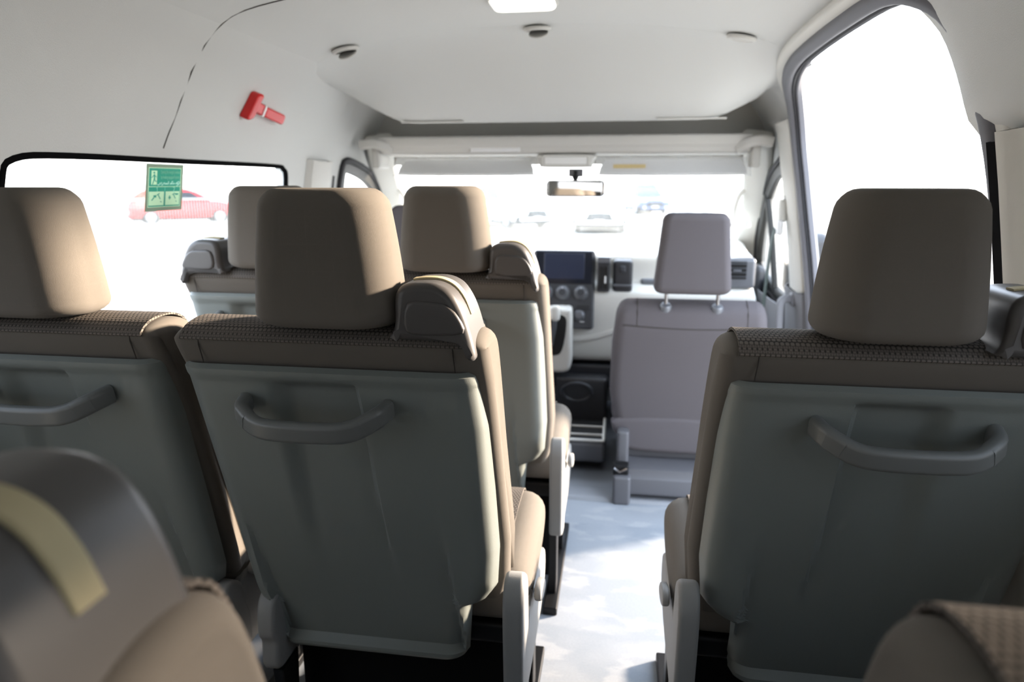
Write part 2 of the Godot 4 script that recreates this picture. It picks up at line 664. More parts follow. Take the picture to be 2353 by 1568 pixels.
# kind: left / middle / right; x is measured from the middle of the headrest, z from the shoulder's rear face
func make_seat(kind: String) -> Node3D:
	var L := []
	var R := []
	var PL := []
	var PR := []
	var mir := 1.0
	var g := 1.0            # side of the belt guide
	if kind == "middle":
		L = [[0.36, -0.235], [0.42, -0.262], [0.6, -0.270], [0.9, -0.280], [0.96, -0.278]]
		R = [[0.36, 0.215], [0.45, 0.240], [0.55, 0.246], [0.8, 0.238], [0.96, 0.232]]
		PL = [[0.272, -0.222], [0.285, -0.228], [0.375, -0.236], [0.395, -0.254], [0.42, -0.258], [0.6, -0.263], [0.9, -0.274]]
		PR = [[0.272, 0.150], [0.285, 0.158], [0.415, 0.172], [0.432, 0.205], [0.46, 0.222], [0.55, 0.230], [0.8, 0.226], [0.9, 0.217]]
	elif kind == "left":
		g = -1.0
		L = [[0.36, -0.180], [0.42, -0.195], [0.6, -0.200], [0.9, -0.207], [0.96, -0.205]]
		R = [[0.36, 0.208], [0.45, 0.224], [0.55, 0.229], [0.8, 0.233], [0.96, 0.235]]
		PL = [[0.272, -0.157], [0.285, -0.163], [0.375, -0.169], [0.395, -0.183], [0.42, -0.187], [0.6, -0.193], [0.9, -0.201]]
		PR = [[0.272, 0.166], [0.285, 0.174], [0.39, 0.182], [0.41, 0.206], [0.45, 0.217], [0.6, 0.222], [0.9, 0.228]]
	else:
		mir = -1.0
		L = [[0.36, -0.195], [0.45, -0.218], [0.55, -0.228], [0.8, -0.222], [0.96, -0.214]]
		R = [[0.36, 0.255], [0.42, 0.28], [0.6, 0.285], [0.9, 0.290], [0.96, 0.287]]
		PL = [[0.272, -0.128], [0.285, -0.134], [0.415, -0.142], [0.432, -0.175], [0.46, -0.200], [0.55, -0.210], [0.8, -0.207], [0.9, -0.202]]
		PR = [[0.272, 0.240], [0.285, 0.247], [0.375, 0.255], [0.395, 0.268], [0.42, 0.272], [0.6, 0.278], [0.9, 0.284]]
	var root := thing("passenger_seat", Vector3.ZERO, "seat", "seat", "passenger seats in the cabin")
	# --- backrest cushion
	var prof := PackedVector2Array()
	for v in [[-0.060, 0.40], [-0.046, 0.5], [-0.036, 0.65], [-0.030, 0.78], [-0.023, 0.86], [-0.011, 0.905], [-0.004, 0.932]]:
		prof.append(Vector2(v[0] + zb(v[1]), v[1]))
	for v in [[-0.010, 0.946], [-0.028, 0.955], [-0.062, 0.960], [-0.098, 0.955], [-0.124, 0.936]]:
		prof.append(Vector2(v[0], v[1]))
	for v in [[-0.126, 0.88], [-0.122, 0.75], [-0.130, 0.6], [-0.130, 0.46], [-0.125, 0.41], [-0.09, 0.39]]:
		prof.append(Vector2(v[0] + zb(v[1]), v[1]))
	var mb := MB.new()
	sweep_x(mb, smooth2(prof, 3), L, R, 0.022, 5, 6)
	put("backrest", mb.mesh(50), M.fabric, root)
	# --- patterned cloth over the top and front
	mb = MB.new()
	var strip := smooth2(PackedVector2Array([Vector2(-0.0055, 0.940), Vector2(-0.012, 0.9485), Vector2(-0.029, 0.958), Vector2(-0.062, 0.963), Vector2(-0.099, 0.958), Vector2(-0.1275, 0.937), Vector2(-0.129 + zb(0.88), 0.88), Vector2(-0.125 + zb(0.75), 0.75), Vector2(-0.133 + zb(0.6), 0.6), Vector2(-0.132 + zb(0.47), 0.47)]), 3, false)
	var rows := []
	for q in strip:
		var row := PackedVector3Array()
		for k in 13:
			var x := lerpf(tab(L, q.y) + 0.022, tab(R, q.y) - 0.022, k / 12.0)
			row.append(Vector3(x, q.y, q.x))
		rows.append(row)
	slab(mb, rows, -0.004)
	put("patterned_cloth", mb.mesh(), M.weave, root)
	# seams down the plain band below the patterned cloth
	for u in [0.10, 0.90]:
		mb = MB.new()
		var sp := PackedVector3Array()
		for y in [0.955, 0.946, 0.932, 0.905, 0.90]:
			var z := -0.026 if y == 0.955 else (-0.008 if y == 0.946 else -0.003 + zb(y) - (0.002 if y < 0.92 else 0.0))
			sp.append(Vector3(lerpf(tab(L, y), tab(R, y), u), y + (0.002 if y > 0.94 else 0.0), z))
		tube(mb, sp, circle2(0.0010, 5), Vector3.RIGHT)
		put("seam", mb.mesh(), M.seam, root)
	# --- headrest
	var hx0 := -0.015 if kind == "middle" else (0.018 if kind == "right" else 0.0)
	mb = MB.new()
	var rings := []
	var hs := []
	for k in 6: hs.append([0.968 + 0.022 * (1.0 - cos(k / 5.0 * PI / 2.0)), 0.022 * (1.0 - sin(k / 5.0 * PI / 2.0))])
	for k in range(1, 6): hs.append([lerpf(0.990, 1.146, k / 6.0), 0.0])
	for k in 6: hs.append([1.172 - 0.026 * (1.0 - sin(k / 5.0 * PI / 2.0)), 0.024 * (1.0 - cos(k / 5.0 * PI / 2.0))])
	for h in hs:
		var y: float = h[0]
		var f := clampf((y - 0.968) / 0.204, 0.0, 1.0)
		var hx: float = lerpf(0.1155, 0.094, f) * (0.95 if kind == "right" else 1.0) - h[1] + 0.003 * sin(f * PI)
		var hz: float = lerpf(0.070, 0.060, f) - h[1]
		var zc := 0.028 - lerpf(0.070, 0.060, f)
		var ring := PackedVector3Array()
		for v in rrect(hx, hz, 0.056, 8):
			ring.append(Vector3(v.x + hx0, y, zc + v.y + (0.006 * (1.0 - pow(v.x / hx, 2.0)) if v.y > 0.0 else 0.0)))
		rings.append(ring)
	loft(mb, rings)
	put("headrest", mb.mesh(60), M.fabric, root)
	for s in [-0.055, 0.055]:
		mb = MB.new()
		tube(mb, PackedVector3Array([Vector3(s + hx0, 0.94, -0.045), Vector3(s + hx0, 0.985, -0.03)]), circle2(0.006, 8), Vector3.RIGHT)
		put("headrest_post", mb.mesh(), M.steel, root)
	# --- moulded back panel: a relief over a grid
	mb = MB.new()
	rows = []
	var nu := 72
	var nv := 96
	var y0 := 0.272
	var y1 := 0.899
	for i in nv + 1:
		var row := PackedVector3Array()
		var y := lerpf(y1, y0, i / float(nv))
		var a := tab(PL, y)
		var b := tab(PR, y)
		for j in nu + 1:
			var x := lerpf(a, b, j / float(nu))
			row.append(Vector3(x, y, zb(y) + relief(x, y, a, b, mir, kind)))
		rows.append(row)
	slab(mb, rows, -0.006)
	var panel := put("back_panel", mb.mesh(30), M.seat_plastic, root)
	# --- grab handle with its two end caps
	var hc := 0.03 if mir < 0.0 else -0.03
	hc = 0.0425 if mir < 0.0 else -0.0445
	if kind == "left": hc = 0.012
	mb = MB.new()
	var hp := PackedVector3Array()
	for v in [[-0.119, 0.836, -0.022], [-0.109, 0.830, 0.010], [-0.078, 0.816, 0.030], [-0.04, 0.812, 0.036], [0.04, 0.812, 0.036], [0.078, 0.816, 0.030], [0.109, 0.830, 0.010], [0.119, 0.836, -0.022]]:
		hp.append(Vector3(hc + v[0], v[1], v[2]))
	hp = smooth_path(hp, 5)
	tube(mb, hp, rrect(0.010, 0.0165, 0.008, 3), Vector3(0, 1, 0.15))
	var handle := put("grab_handle", mb.mesh(), M.handle_plastic, root)
	for s in [-1.0, 1.0]:
		mb = MB.new()
		tube(mb, smooth_path(PackedVector3Array([Vector3(hc + s * 0.090, 0.8205, 0.0245), Vector3(hc + s * 0.102, 0.8265, 0.0165), Vector3(hc + s * 0.1095, 0.830, 0.010)]), 3), rrect(0.0108, 0.0155, 0.007, 3), Vector3(0, 1, 0.15))
		put("end_cap", mb.mesh(), M.handle_plastic, handle)
	# --- seat belt guide on the outer shoulder
	var go := 0.0
	if kind == "left": go = 0.026
	if kind == "right": go = 0.042
	var ol := PackedVector2Array()
	for v in [[0.097, 0.9555], [0.103, 0.966], [0.107, 0.985], [0.108, 1.018], [0.113, 1.034], [0.125, 1.043], [0.150, 1.046], [0.175, 1.0445], [0.196, 1.034], [0.211, 1.014], [0.222, 0.988], [0.231, 0.955], [0.236, 0.930], [0.231, 0.922], [0.222, 0.926], [0.212, 0.944], [0.196, 0.9515], [0.16, 0.9525], [0.125, 0.953]]:
		ol.append(Vector2((0.165 + (v[0] - 0.165) * 0.93 - 0.012) * g + go, 0.95 + (v[1] - 0.95) * 0.93))
	mb = MB.new()
	extrude(mb, smooth2(ol, 3), Transform3D(Basis(), Vector3(0, 0, -0.105)), 0.117, 0.013, 5)
	var guide := put("belt_guide", mb.mesh(), M.guide_plastic, root)
	mb = MB.new()
	var il := PackedVector2Array()
	for v in [[0.118, 0.968], [0.121, 1.010], [0.160, 1.0125], [0.180, 1.008], [0.196, 0.992], [0.203, 0.968], [0.16, 0.963]]:
		il.append(Vector2(v[0] * g + go, v[1]))
	extrude(mb, smooth2(il, 3), Transform3D(Basis(), Vector3(0, 0, 0.004)), 0.0125, 0.005, 3)
	put("face_plate", mb.mesh(), M.guide_plastic, guide)
	mb = MB.new()
	var sl := PackedVector3Array()
	for v in [[0.128, 1.0440], [0.150, 1.0465], [0.175, 1.0450], [0.196, 1.0350], [0.211, 1.0155], [0.221, 0.990]]:
		sl.append(Vector3((0.165 + (v[0] - 0.165) * 0.93 - 0.012) * g + go, 0.9505 + (v[1] - 0.95) * 0.93, -0.040))
	tube(mb, smooth_path(sl, 4), rrect(0.010, 0.0022, 0.002, 3), Vector3(0.4 * g, 1, 0), false)
	put("belt_insert", mb.mesh(), M.belt_beige, guide)
	# --- seat cushion
	var inner := -g
	mb = MB.new()
	var cp := smooth2(PackedVector2Array([Vector2(-0.20, 0.375), Vector2(-0.205, 0.42), Vector2(-0.23, 0.450), Vector2(-0.32, 0.468), Vector2(-0.44, 0.482), Vector2(-0.515, 0.476), Vector2(-0.545, 0.44), Vector2(-0.53, 0.385), Vector2(-0.46, 0.345), Vector2(-0.36, 0.335), Vector2(-0.23, 0.34)]), 4)
	var cl := tab(L, 0.55) - (0.012 if kind != "middle" else -0.026)
	var cr := tab(R, 0.55) + (0.028 if kind == "middle" else (-0.012 if kind == "left" else -0.004))
	sweep_x(mb, cp, [[0, cl]], [[0, cr]], 0.045, 5, 5)
	put("cushion", mb.mesh(50), M.fabric, root)
	mb = MB.new()
	rows = []
	for q in smooth2(PackedVector2Array([Vector2(-0.215, 0.4435), Vector2(-0.235, 0.454), Vector2(-0.32, 0.4715), Vector2(-0.44, 0.4855), Vector2(-0.515, 0.4795), Vector2(-0.546, 0.45)]), 4, false):
		var row := PackedVector3Array()
		for k in 9: row.append(Vector3(lerpf(cl + 0.05, cr - 0.05, k / 8.0), q.y, q.x))
		rows.append(row)
	slab(mb, rows, -0.004)
	put("cushion_cloth", mb.mesh(), M.weave, root)
	# --- recliner covers and valances on both flanks
	for s in [-1.0, 1.0]:
		var xe := (cr - 0.012) if s > 0.0 else (cl + 0.012)
		mb = MB.new()
		var outer_arm: bool = (kind == "middle" and s > 0.0) or (kind == "right" and s < 0.0)
		var top := 0.515 if outer_arm else 0.405
		var dz := 0.0 if outer_arm else -0.055
		var rc := smooth2(PackedVector2Array([Vector2(-0.105 + dz, top), Vector2(-0.075 + dz, top - 0.025), Vector2(-0.068 + dz, top - 0.08), Vector2(-0.078 + dz, 0.30), Vector2(-0.082 + dz, 0.24), Vector2(-0.16 + dz, 0.23), Vector2(-0.165 + dz, 0.30), Vector2(-0.155 + dz, top - 0.08), Vector2(-0.145 + dz, top - 0.025)]), 4)
		extrude(mb, rc, Transform3D(Basis(Vector3(0, 0, 1), Vector3(0, 1, 0), Vector3(-1, 0, 0)), Vector3(xe + 0.018, 0, 0)), 0.036, 0.008, 3)
		put("recliner_cover", mb.mesh(), M.cover_plastic, root)
		mb = MB.new()
		var vp := smooth2(PackedVector2Array([Vector2(-0.15, 0.23), Vector2(-0.15, 0.30), Vector2(-0.19, 0.36), Vector2(-0.24, 0.40), Vector2(-0.27, 0.375), Vector2(-0.34, 0.36), Vector2(-0.46, 0.36), Vector2(-0.50, 0.33), Vector2(-0.49, 0.27), Vector2(-0.40, 0.235), Vector2(-0.26, 0.225)]), 3)
		extrude(mb, vp, Transform3D(Basis(Vector3(0, 0, 1), Vector3(0, 1, 0), Vector3(-1, 0, 0)), Vector3(xe + 0.014, 0, 0)), 0.026, 0.007, 3)
		var val := put("side_valance", mb.mesh(), M.cover_plastic, root)
		mb = MB.new()
		lathe(mb, PackedVector2Array([Vector2(0, 0), Vector2(0.011, 0), Vector2(0.011, 0.004), Vector2(0, 0.004)]), Transform3D(Basis(Vector3(1, 0, 0), Vector3(0, 0, 1), Vector3(0, -1, 0)), Vector3(xe, 0.275, -0.0835)), 14)
		put("bolt_hole", mb.mesh(), M.slot_black, val)
		mb = MB.new()
		extrude(mb, smooth2(PackedVector2Array([Vector2(-0.215, 0.395), Vector2(-0.235, 0.415), Vector2(-0.285, 0.40), Vector2(-0.31, 0.375), Vector2(-0.30, 0.362), Vector2(-0.25, 0.37)]), 3), Transform3D(Basis(Vector3(0, 0, 1), Vector3(0, 1, 0), Vector3(-1, 0, 0)), Vector3(xe + 0.026 * s + 0.008, 0, 0)), 0.014, 0.004, 2)
		put("recline_lever", mb.mesh(), M.cover_plastic, root)
		# legs and floor rail
		for zc in [-0.17, -0.42]:
			mb = MB.new()
			extrude(mb, PackedVector2Array([Vector2(zc - 0.035, 0.24), Vector2(zc + 0.035, 0.24), Vector2(zc + 0.022, 0.10), Vector2(zc + 0.030, 0.02), Vector2(zc - 0.030, 0.02), Vector2(zc - 0.022, 0.10)]), Transform3D(Basis(Vector3(0, 0, 1), Vector3(0, 1, 0), Vector3(-1, 0, 0)), Vector3(xe - 0.012 * s + 0.011, 0, 0)), 0.022, 0.002, 1)
			put("leg", mb.mesh(), M.dark_metal, root)
		box_part("rail", Vector3(xe - 0.012 * s, 0.012, -0.32), Vector3(0.04, 0.024, 0.50), 0.004, M.dark_metal, root)
	# seat pan under the cushion, and an added black plate as the shade below the panel
	box_part("seat_pan", Vector3((cl + cr) / 2.0, 0.312, -0.375), Vector3(cr - cl - 0.06, 0.045, 0.33), 0.01, M.dark_metal, root)
	box_part("under_seat_shade", Vector3((cl + cr) / 2.0, 0.155, -0.245), Vector3(cr - cl - 0.05, 0.27, 0.02), 0.006, M.under_shade_black, root)
	box_part("cross_bar", Vector3((cl + cr) / 2.0, 0.215, -0.40), Vector3(cr - cl - 0.04, 0.03, 0.03), 0.006, M.dark_metal, root)
	return root

func relief(x: float, y: float, a: float, b: float, mir: float, kind: String) -> float:
	var xm := x * mir
	var d := 0.004
	# raised lip along the top
	d += 0.004 * smoothstep(0.872, 0.882, y)
	# channel down the middle: wide slope on one side, a sharp line on the other
	var w0 := -0.125 + (0.016 if kind == "right" else 0.0) + (0.045 if kind == "left" else 0.0)
	var w1 := tab([[0.38, 0.050], [0.62, 0.036], [0.78, 0.028], [0.88, 0.026]], y) + (0.035 if kind == "left" else 0.0)
	var inside := smoothstep(w0, w0 + 0.034, xm) * (1.0 - smoothstep(w1 - 0.007, w1, xm))
	var deep := 0.020 * smoothstep(0.40, 0.80, y) * (1.0 - smoothstep(0.862, 0.876, y))
	d -= inside * deep
	# shallow tray with a ledge at the foot
	var t0 := tab([[0.28, -0.214], [0.40, -0.221], [0.66, -0.236]], y)
	var t1 := tab([[0.28, 0.148], [0.64, 0.134]], y)
	if kind == "left":
		t0 += 0.06
		t1 += 0.016
	if kind == "right": t1 -= 0.014
	var tray := smoothstep(t0, t0 + 0.010, xm) * (1.0 - smoothstep(t1, t1 + 0.010, xm)) * smoothstep(0.288, 0.306, y)
	d -= tray * 0.020 * (1.0 - smoothstep(0.36, 0.68, y))
	# rounded flanks and foot
	var e := minf(x - a, b - x)
	var r := 0.042
	if e < r:
		var t := 1.0 - e / r
		d -= 0.040 * (1.0 - sqrt(maxf(1.0 - t * t, 0.0)))
	var f := y - 0.272
	if f < 0.012: d -= 0.008 * pow(1.0 - f / 0.012, 2.0)
	f = 0.899 - y
	if f < 0.008: d -= 0.012 * pow(1.0 - f / 0.008, 2.0)
	return d

# ------------------------------------------------------------------ front seats
func make_front_seat() -> Node3D:
	var root := thing("front_seat", Vector3.ZERO, "seat", "seat", "front seats")
	var q := func(y: float) -> float: return -(0.75 - y) * 0.20
	var prof := PackedVector2Array()
	for v in [[-0.01, 0.215], [0.0, 0.35], [0.0, 0.50], [0.0, 0.64], [-0.006, 0.675]]:
		prof.append(Vector2(v[0] + q.call(v[1]), v[1]))
	for v in [[-0.03, 0.725], [-0.055, 0.752], [-0.09, 0.765], [-0.12, 0.755], [-0.14, 0.72]]:
		prof.append(Vector2(v[0], v[1]))
	for v in [[-0.13, 0.6], [-0.14, 0.4], [-0.12, 0.24], [-0.06, 0.205]]:
		prof.append(Vector2(v[0] + q.call(v[1]), v[1]))
	var mb := MB.new()
	sweep_x(mb, smooth2(prof, 3), [[0.20, -0.245], [0.4, -0.275], [0.6, -0.272], [0.77, -0.255]], [[0.20, 0.245], [0.4, 0.275], [0.6, 0.278], [0.77, 0.27]], 0.045, 6, 6)
	put("backrest", mb.mesh(50), M.front_fabric, root)
	# seams: across the shoulder and two short ones over the top
	var line := PackedVector3Array()
	for k in 13:
		var x := lerpf(-0.235, 0.245, k / 12.0)
		line.append(Vector3(x, 0.668 + 0.012 * pow(x / 0.25, 2.0), -0.003 + q.call(0.668)))
	mb = MB.new()
	tube(mb, line, circle2(0.0022, 5))
	put("seam", mb.mesh(), M.seam, root)
	for x in [-0.185, 0.20]:
		mb = MB.new()
		tube(mb, PackedVector3Array([Vector3(x, 0.672, -0.005 + q.call(0.672)), Vector3(x, 0.725, -0.0285), Vector3(x, 0.7545, -0.0545), Vector3(x, 0.766, -0.09)]), circle2(0.002, 5), Vector3.RIGHT)
		put("seam", mb.mesh(), M.seam, root)
	# hanging skirt at the foot of the backrest
	mb = MB.new()
	extrude(mb, smooth2(PackedVector2Array([Vector2(-0.235, 0.30), Vector2(0.235, 0.30), Vector2(0.225, 0.19), Vector2(0.15, 0.165), Vector2(-0.15, 0.165), Vector2(-0.215, 0.19)]), 4), Transform3D(Basis(), Vector3(0, 0, -0.16)), 0.075, 0.02, 4)
	put("back_skirt", mb.mesh(), M.front_fabric, root)
	# headrest on two steel posts
	mb = MB.new()
	var rings := []
	var hs := []
	for k in 6: hs.append([0.795 + 0.03 * (1.0 - cos(k / 5.0 * PI / 2.0)), 0.03 * (1.0 - sin(k / 5.0 * PI / 2.0))])
	for k in range(1, 6): hs.append([lerpf(0.825, 1.05, k / 6.0), 0.0])
	for k in 6: hs.append([1.078 - 0.028 * (1.0 - sin(k / 5.0 * PI / 2.0)), 0.022 * (1.0 - cos(k / 5.0 * PI / 2.0))])
	for h in hs:
		var y: float = h[0]
		var f := clampf((y - 0.795) / 0.283, 0.0, 1.0)
		var hx: float = lerpf(0.135, 0.109, f) - h[1]
		var hz: float = lerpf(0.052, 0.048, f) - h[1]
		var ring := PackedVector3Array()
		for v in rrect(hx, hz, 0.03, 6):
			ring.append(Vector3(v.x, y, -0.035 + v.y + 0.02 * f))
		rings.append(ring)
	loft(mb, rings)
	put("headrest", mb.mesh(60), M.front_fabric, root)
	for x in [-0.085, 0.095]:
		mb = MB.new()
		tube(mb, PackedVector3Array([Vector3(x, 0.735, -0.05), Vector3(x, 0.83, -0.04)]), circle2(0.007, 10), Vector3.RIGHT)
		var post := put("headrest_post", mb.mesh(), M.steel, root)
		mb = MB.new()
		lathe(mb, PackedVector2Array([Vector2(0, -0.012), Vector2(0.022, -0.012), Vector2(0.022, 0.004), Vector2(0.017, 0.011), Vector2(0.007, 0.013), Vector2(0, 0.013)]), Transform3D(Basis(Vector3(1, 0, 0), Vector3(0, 0.92, 0.38), Vector3(0, -0.38, 0.92)), Vector3(x, 0.742, -0.046)), 18)
		put("post_guide", mb.mesh(), M.knob_grey, post)
	# cushion and pedestal
	mb = MB.new()
	sweep_x(mb, smooth2(PackedVector2Array([Vector2(-0.17, 0.25), Vector2(-0.19, 0.34), Vector2(-0.30, 0.355), Vector2(-0.52, 0.375), Vector2(-0.60, 0.34), Vector2(-0.58, 0.24), Vector2(-0.40, 0.22)]), 4), [[0, -0.265]], [[0, 0.265]], 0.05, 5, 4)
	put("cushion", mb.mesh(50), M.front_fabric, root)
	box_part("pedestal", Vector3(0.0, 0.115, -0.33), Vector3(0.46, 0.20, 0.40), 0.02, M.base_grey, root)
	# rear beam of the pedestal: ledges, and a foot on the aisle side
	mb = MB.new()
	sweep_x(mb, PackedVector2Array([Vector2(-0.02, 0.135), Vector2(0.0, 0.130), Vector2(0.004, 0.105), Vector2(0.012, 0.095), Vector2(0.018, 0.045), Vector2(0.014, 0.035), Vector2(-0.12, 0.035), Vector2(-0.12, 0.135)]), [[0, -0.20]], [[0, 0.27]], 0.006, 2, 1)
	put("base_beam", mb.mesh(30), M.base_grey, root)
	for x in [-0.218, 0.225]:
		box_part("foot", Vector3(x, 0.055, 0.005), Vector3(0.066, 0.115, 0.075), 0.012, M.base_grey, root)
		var hg := box_part("hinge", Vector3(x - 0.005, 0.128, -0.005), Vector3(0.058, 0.04, 0.05), 0.006, M.dark_metal, root)
		mb = MB.new()
		tube(mb, PackedVector3Array([Vector3(x - 0.03, 0.14, 0.024), Vector3(x - 0.01, 0.125, 0.026), Vector3(x + 0.018, 0.14, 0.024)]), circle2(0.005, 6))
		put("hinge_pin", mb.mesh(), M.steel, hg)
		box_part("track", Vector3(x, 0.20, -0.06), Vector3(0.045, 0.13, 0.06), 0.012, M.base_grey, root)
	return root

# ------------------------------------------------------------------ cars outside
func make_car(called: String, at: Vector3, turn: float, paint: Material, label: String, h := 1.55) -> Node3D:
	var root := thing(called, at, label, "car", "cars parked outside")
	root.rotation.y = turn
	# nose toward +z; lower body
	var mb := MB.new()
	sweep_x(mb, smooth2(PackedVector2Array([Vector2(2.15, 0.30), Vector2(2.22, 0.55), Vector2(2.12, 0.80), Vector2(1.55, 0.96), Vector2(0.9, 1.02), Vector2(-1.6, 1.05), Vector2(-2.15, 0.98), Vector2(-2.22, 0.55), Vector2(-2.12, 0.30), Vector2(0, 0.26)]), 4), [[0.2, -0.88], [0.7, -0.92], [1.05, -0.84]], [[0.2, 0.88], [0.7, 0.92], [1.05, 0.84]], 0.14, 4, 4)
	put("body", mb.mesh(50), paint, root)
	mb = MB.new()
	sweep_x(mb, smooth2(PackedVector2Array([Vector2(1.05, 1.0), Vector2(0.35, h - 0.10), Vector2(-0.3, h), Vector2(-1.5, h - 0.06), Vector2(-2.0, 1.02), Vector2(-0.5, 0.96)]), 5), [[1.0, -0.80], [h, -0.60]], [[1.0, 0.80], [h, 0.60]], 0.09, 4, 4)
	put("cabin", mb.mesh(50), paint, root)
	# windscreen and side windows as thin plates on the cabin
	mb = MB.new()
	slab(mb, [PackedVector3Array([Vector3(-0.70, 1.04, 1.06), Vector3(0.70, 1.04, 1.06)]), PackedVector3Array([Vector3(-0.56, h - 0.13, 0.46), Vector3(0.56, h - 0.13, 0.46)])], 0.03)
	put("windscreen", mb.mesh(), M.car_glass, root)
	for s in [-1.0, 1.0]:
		for w in [[0.80, 0.28, -0.35, -0.35], [-0.42, -0.42, -1.35, -1.55]]:
			mb = MB.new()
			slab(mb, [PackedVector3Array([Vector3(0.815 * s, 1.05, w[0]), Vector3(0.815 * s, 1.05, w[3])]), PackedVector3Array([Vector3(0.66 * s, h - 0.15, w[1]), Vector3(0.66 * s, h - 0.15, w[2])])], 0.02 * s)
			put("side_window", mb.mesh(), M.car_glass, root)
		for z in [1.38, -1.38]:
			mb = MB.new()
			var t := Transform3D(Basis(Vector3(0, 1, 0), Vector3(s, 0, 0), Vector3(0, 0, 1)), Vector3(0.70 * s, 0.33, z))
			lathe(mb, PackedVector2Array([Vector2(0.0, 0.0), Vector2(0.29, 0.0), Vector2(0.33, 0.03), Vector2(0.33, 0.19), Vector2(0.29, 0.22), Vector2(0.22, 0.22), Vector2(0.21, 0.19), Vector2(0.0, 0.19)]), t, 20)
			var wheel := put("wheel", mb.mesh(30), M.tyre, root)
			mb = MB.new()
			lathe(mb, PackedVector2Array([Vector2(0, 0.18), Vector2(0.20, 0.18), Vector2(0.19, 0.205), Vector2(0.06, 0.21), Vector2(0, 0.215)]), t, 16)
			put("hub", mb.mesh(30), M.paint_silver, wheel)
		mb = MB.new()
		rbox(mb, Vector3(0.66 * s, 0.80, 2.10), Vector3(0.42, 0.13, 0.22), 0.05, Basis(Vector3.UP, 0.35 * s))
		put("headlight", mb.mesh(), M.lamp_clear, root)
		mb = MB.new()
		lathe(mb, PackedVector2Array([Vector2(0, 0), Vector2(0.07, 0), Vector2(0.07, 0.06), Vector2(0, 0.07)]), Transform3D(Basis(Vector3(1, 0, 0), Vector3(0, 0, 1), Vector3(0, -1, 0)), Vector3(0.62 * s, 0.42, 2.26)), 14)
		put("fog_lamp", mb.mesh(), M.lamp_clear, root)
		mb = MB.new()
		rbox(mb, Vector3(0.98 * s, 1.08, 0.62), Vector3(0.2, 0.14, 0.12), 0.05)
		put("door_mirror", mb.mesh(), paint, root)
	mb = MB.new()
	extrude(mb, smooth2(PackedVector2Array([Vector2(-0.86, 0.28), Vector2(-0.88, 0.52), Vector2(-0.45, 0.56), Vector2(-0.38, 0.72), Vector2(0.38, 0.72), Vector2(0.45, 0.56), Vector2(0.88, 0.52), Vector2(0.86, 0.28)]), 2), Transform3D(Basis(), Vector3(0, 0, 2.14)), 0.15, 0.03, 2)
	var gr := put("grille", mb.mesh(), M.car_black, root)
	for k in 3:
		box_part("grille_bar", Vector3(0, 0.56 + 0.06 * k, 2.295), Vector3(0.66, 0.022, 0.03), 0.006, M.console_face, gr)
	box_part("number_plate", Vector3(0, 0.44, 2.30), Vector3(0.36, 0.10, 0.02), 0.005, M.plate, root)
	box_part("bumper_underside", Vector3(0, 0.26, 0), Vector3(1.7, 0.14, 4.2), 0.04, M.car_black, root)
	return root

# ------------------------------------------------------------------
func _ready() -> void:
	# ---- camera, sky, sun, exposure
	var cam := Camera3D.new()
	cam.name = "camera"
	add_child(cam)
	cam.position = Vector3(0.245, 1.18, 0.0)
	cam.rotation = Vector3(deg_to_rad(-13.098), deg_to_rad(8.667), 0.0)
	cam.near = 0.03
	cam.far = 400.0
	var att := CameraAttributesPhysical.new()
	att.frustum_focal_length = 24.0
	att.frustum_focus_distance = 1.05
	att.frustum_near = 0.03
	att.frustum_far = 400.0
	att.exposure_aperture = 3.6
	cam.attributes = att
	cam.current = true

	var env := Environment.new()
	env.background_mode = Environment.BG_SKY
	var sky := Sky.new()
	var sm := ProceduralSkyMaterial.new()
	sm.sky_top_color = Color(0.86, 0.92, 1.0)
	sm.sky_horizon_color = Color(1.0, 1.0, 1.0)
	sm.ground_horizon_color = Color(0.95, 0.93, 0.90)
	sm.ground_bottom_color = Color(0.85, 0.82, 0.78)
	sm.sky_energy_multiplier = 3.0
	sm.ground_energy_multiplier = 2.0
	sm.sun_angle_max = 1.0
	sky.sky_material = sm
	env.sky = sky
	env.tonemap_mode = Environment.TONE_MAPPER_LINEAR
	env.tonemap_exposure = 0.67
	env.sdfgi_enabled = true
	env.ssao_enabled = true
	env.ssil_enabled = true
	var we := WorldEnvironment.new()
	we.name = "world_environment"
	we.environment = env
	add_child(we)
	var sun := DirectionalLight3D.new()
	sun.name = "sun"
	sun.light_energy = 13.0
	sun.light_color = Color(1.0, 0.915, 0.82)
	sun.light_angular_distance = 5.0
	sun.shadow_enabled = true
	sun.sky_mode = DirectionalLight3D.SKY_MODE_LIGHT_ONLY
	add_child(sun)
	# from the right and ahead, through the open side door
	sun.look_at_from_position(Vector3.ZERO, -Vector3(0.848, 0.245, -0.470))

	make_materials()
	make_profile()
	build_shell()
	build_seats()
	build_cab()
	build_overhead()
	build_details()
	build_outside()

func struct(called: String, mesh: Mesh, m: Material, label: String, category: String) -> MeshInstance3D:
	var o := put(called, mesh, m)
	tag(o, label, category, "", "structure")
	return o

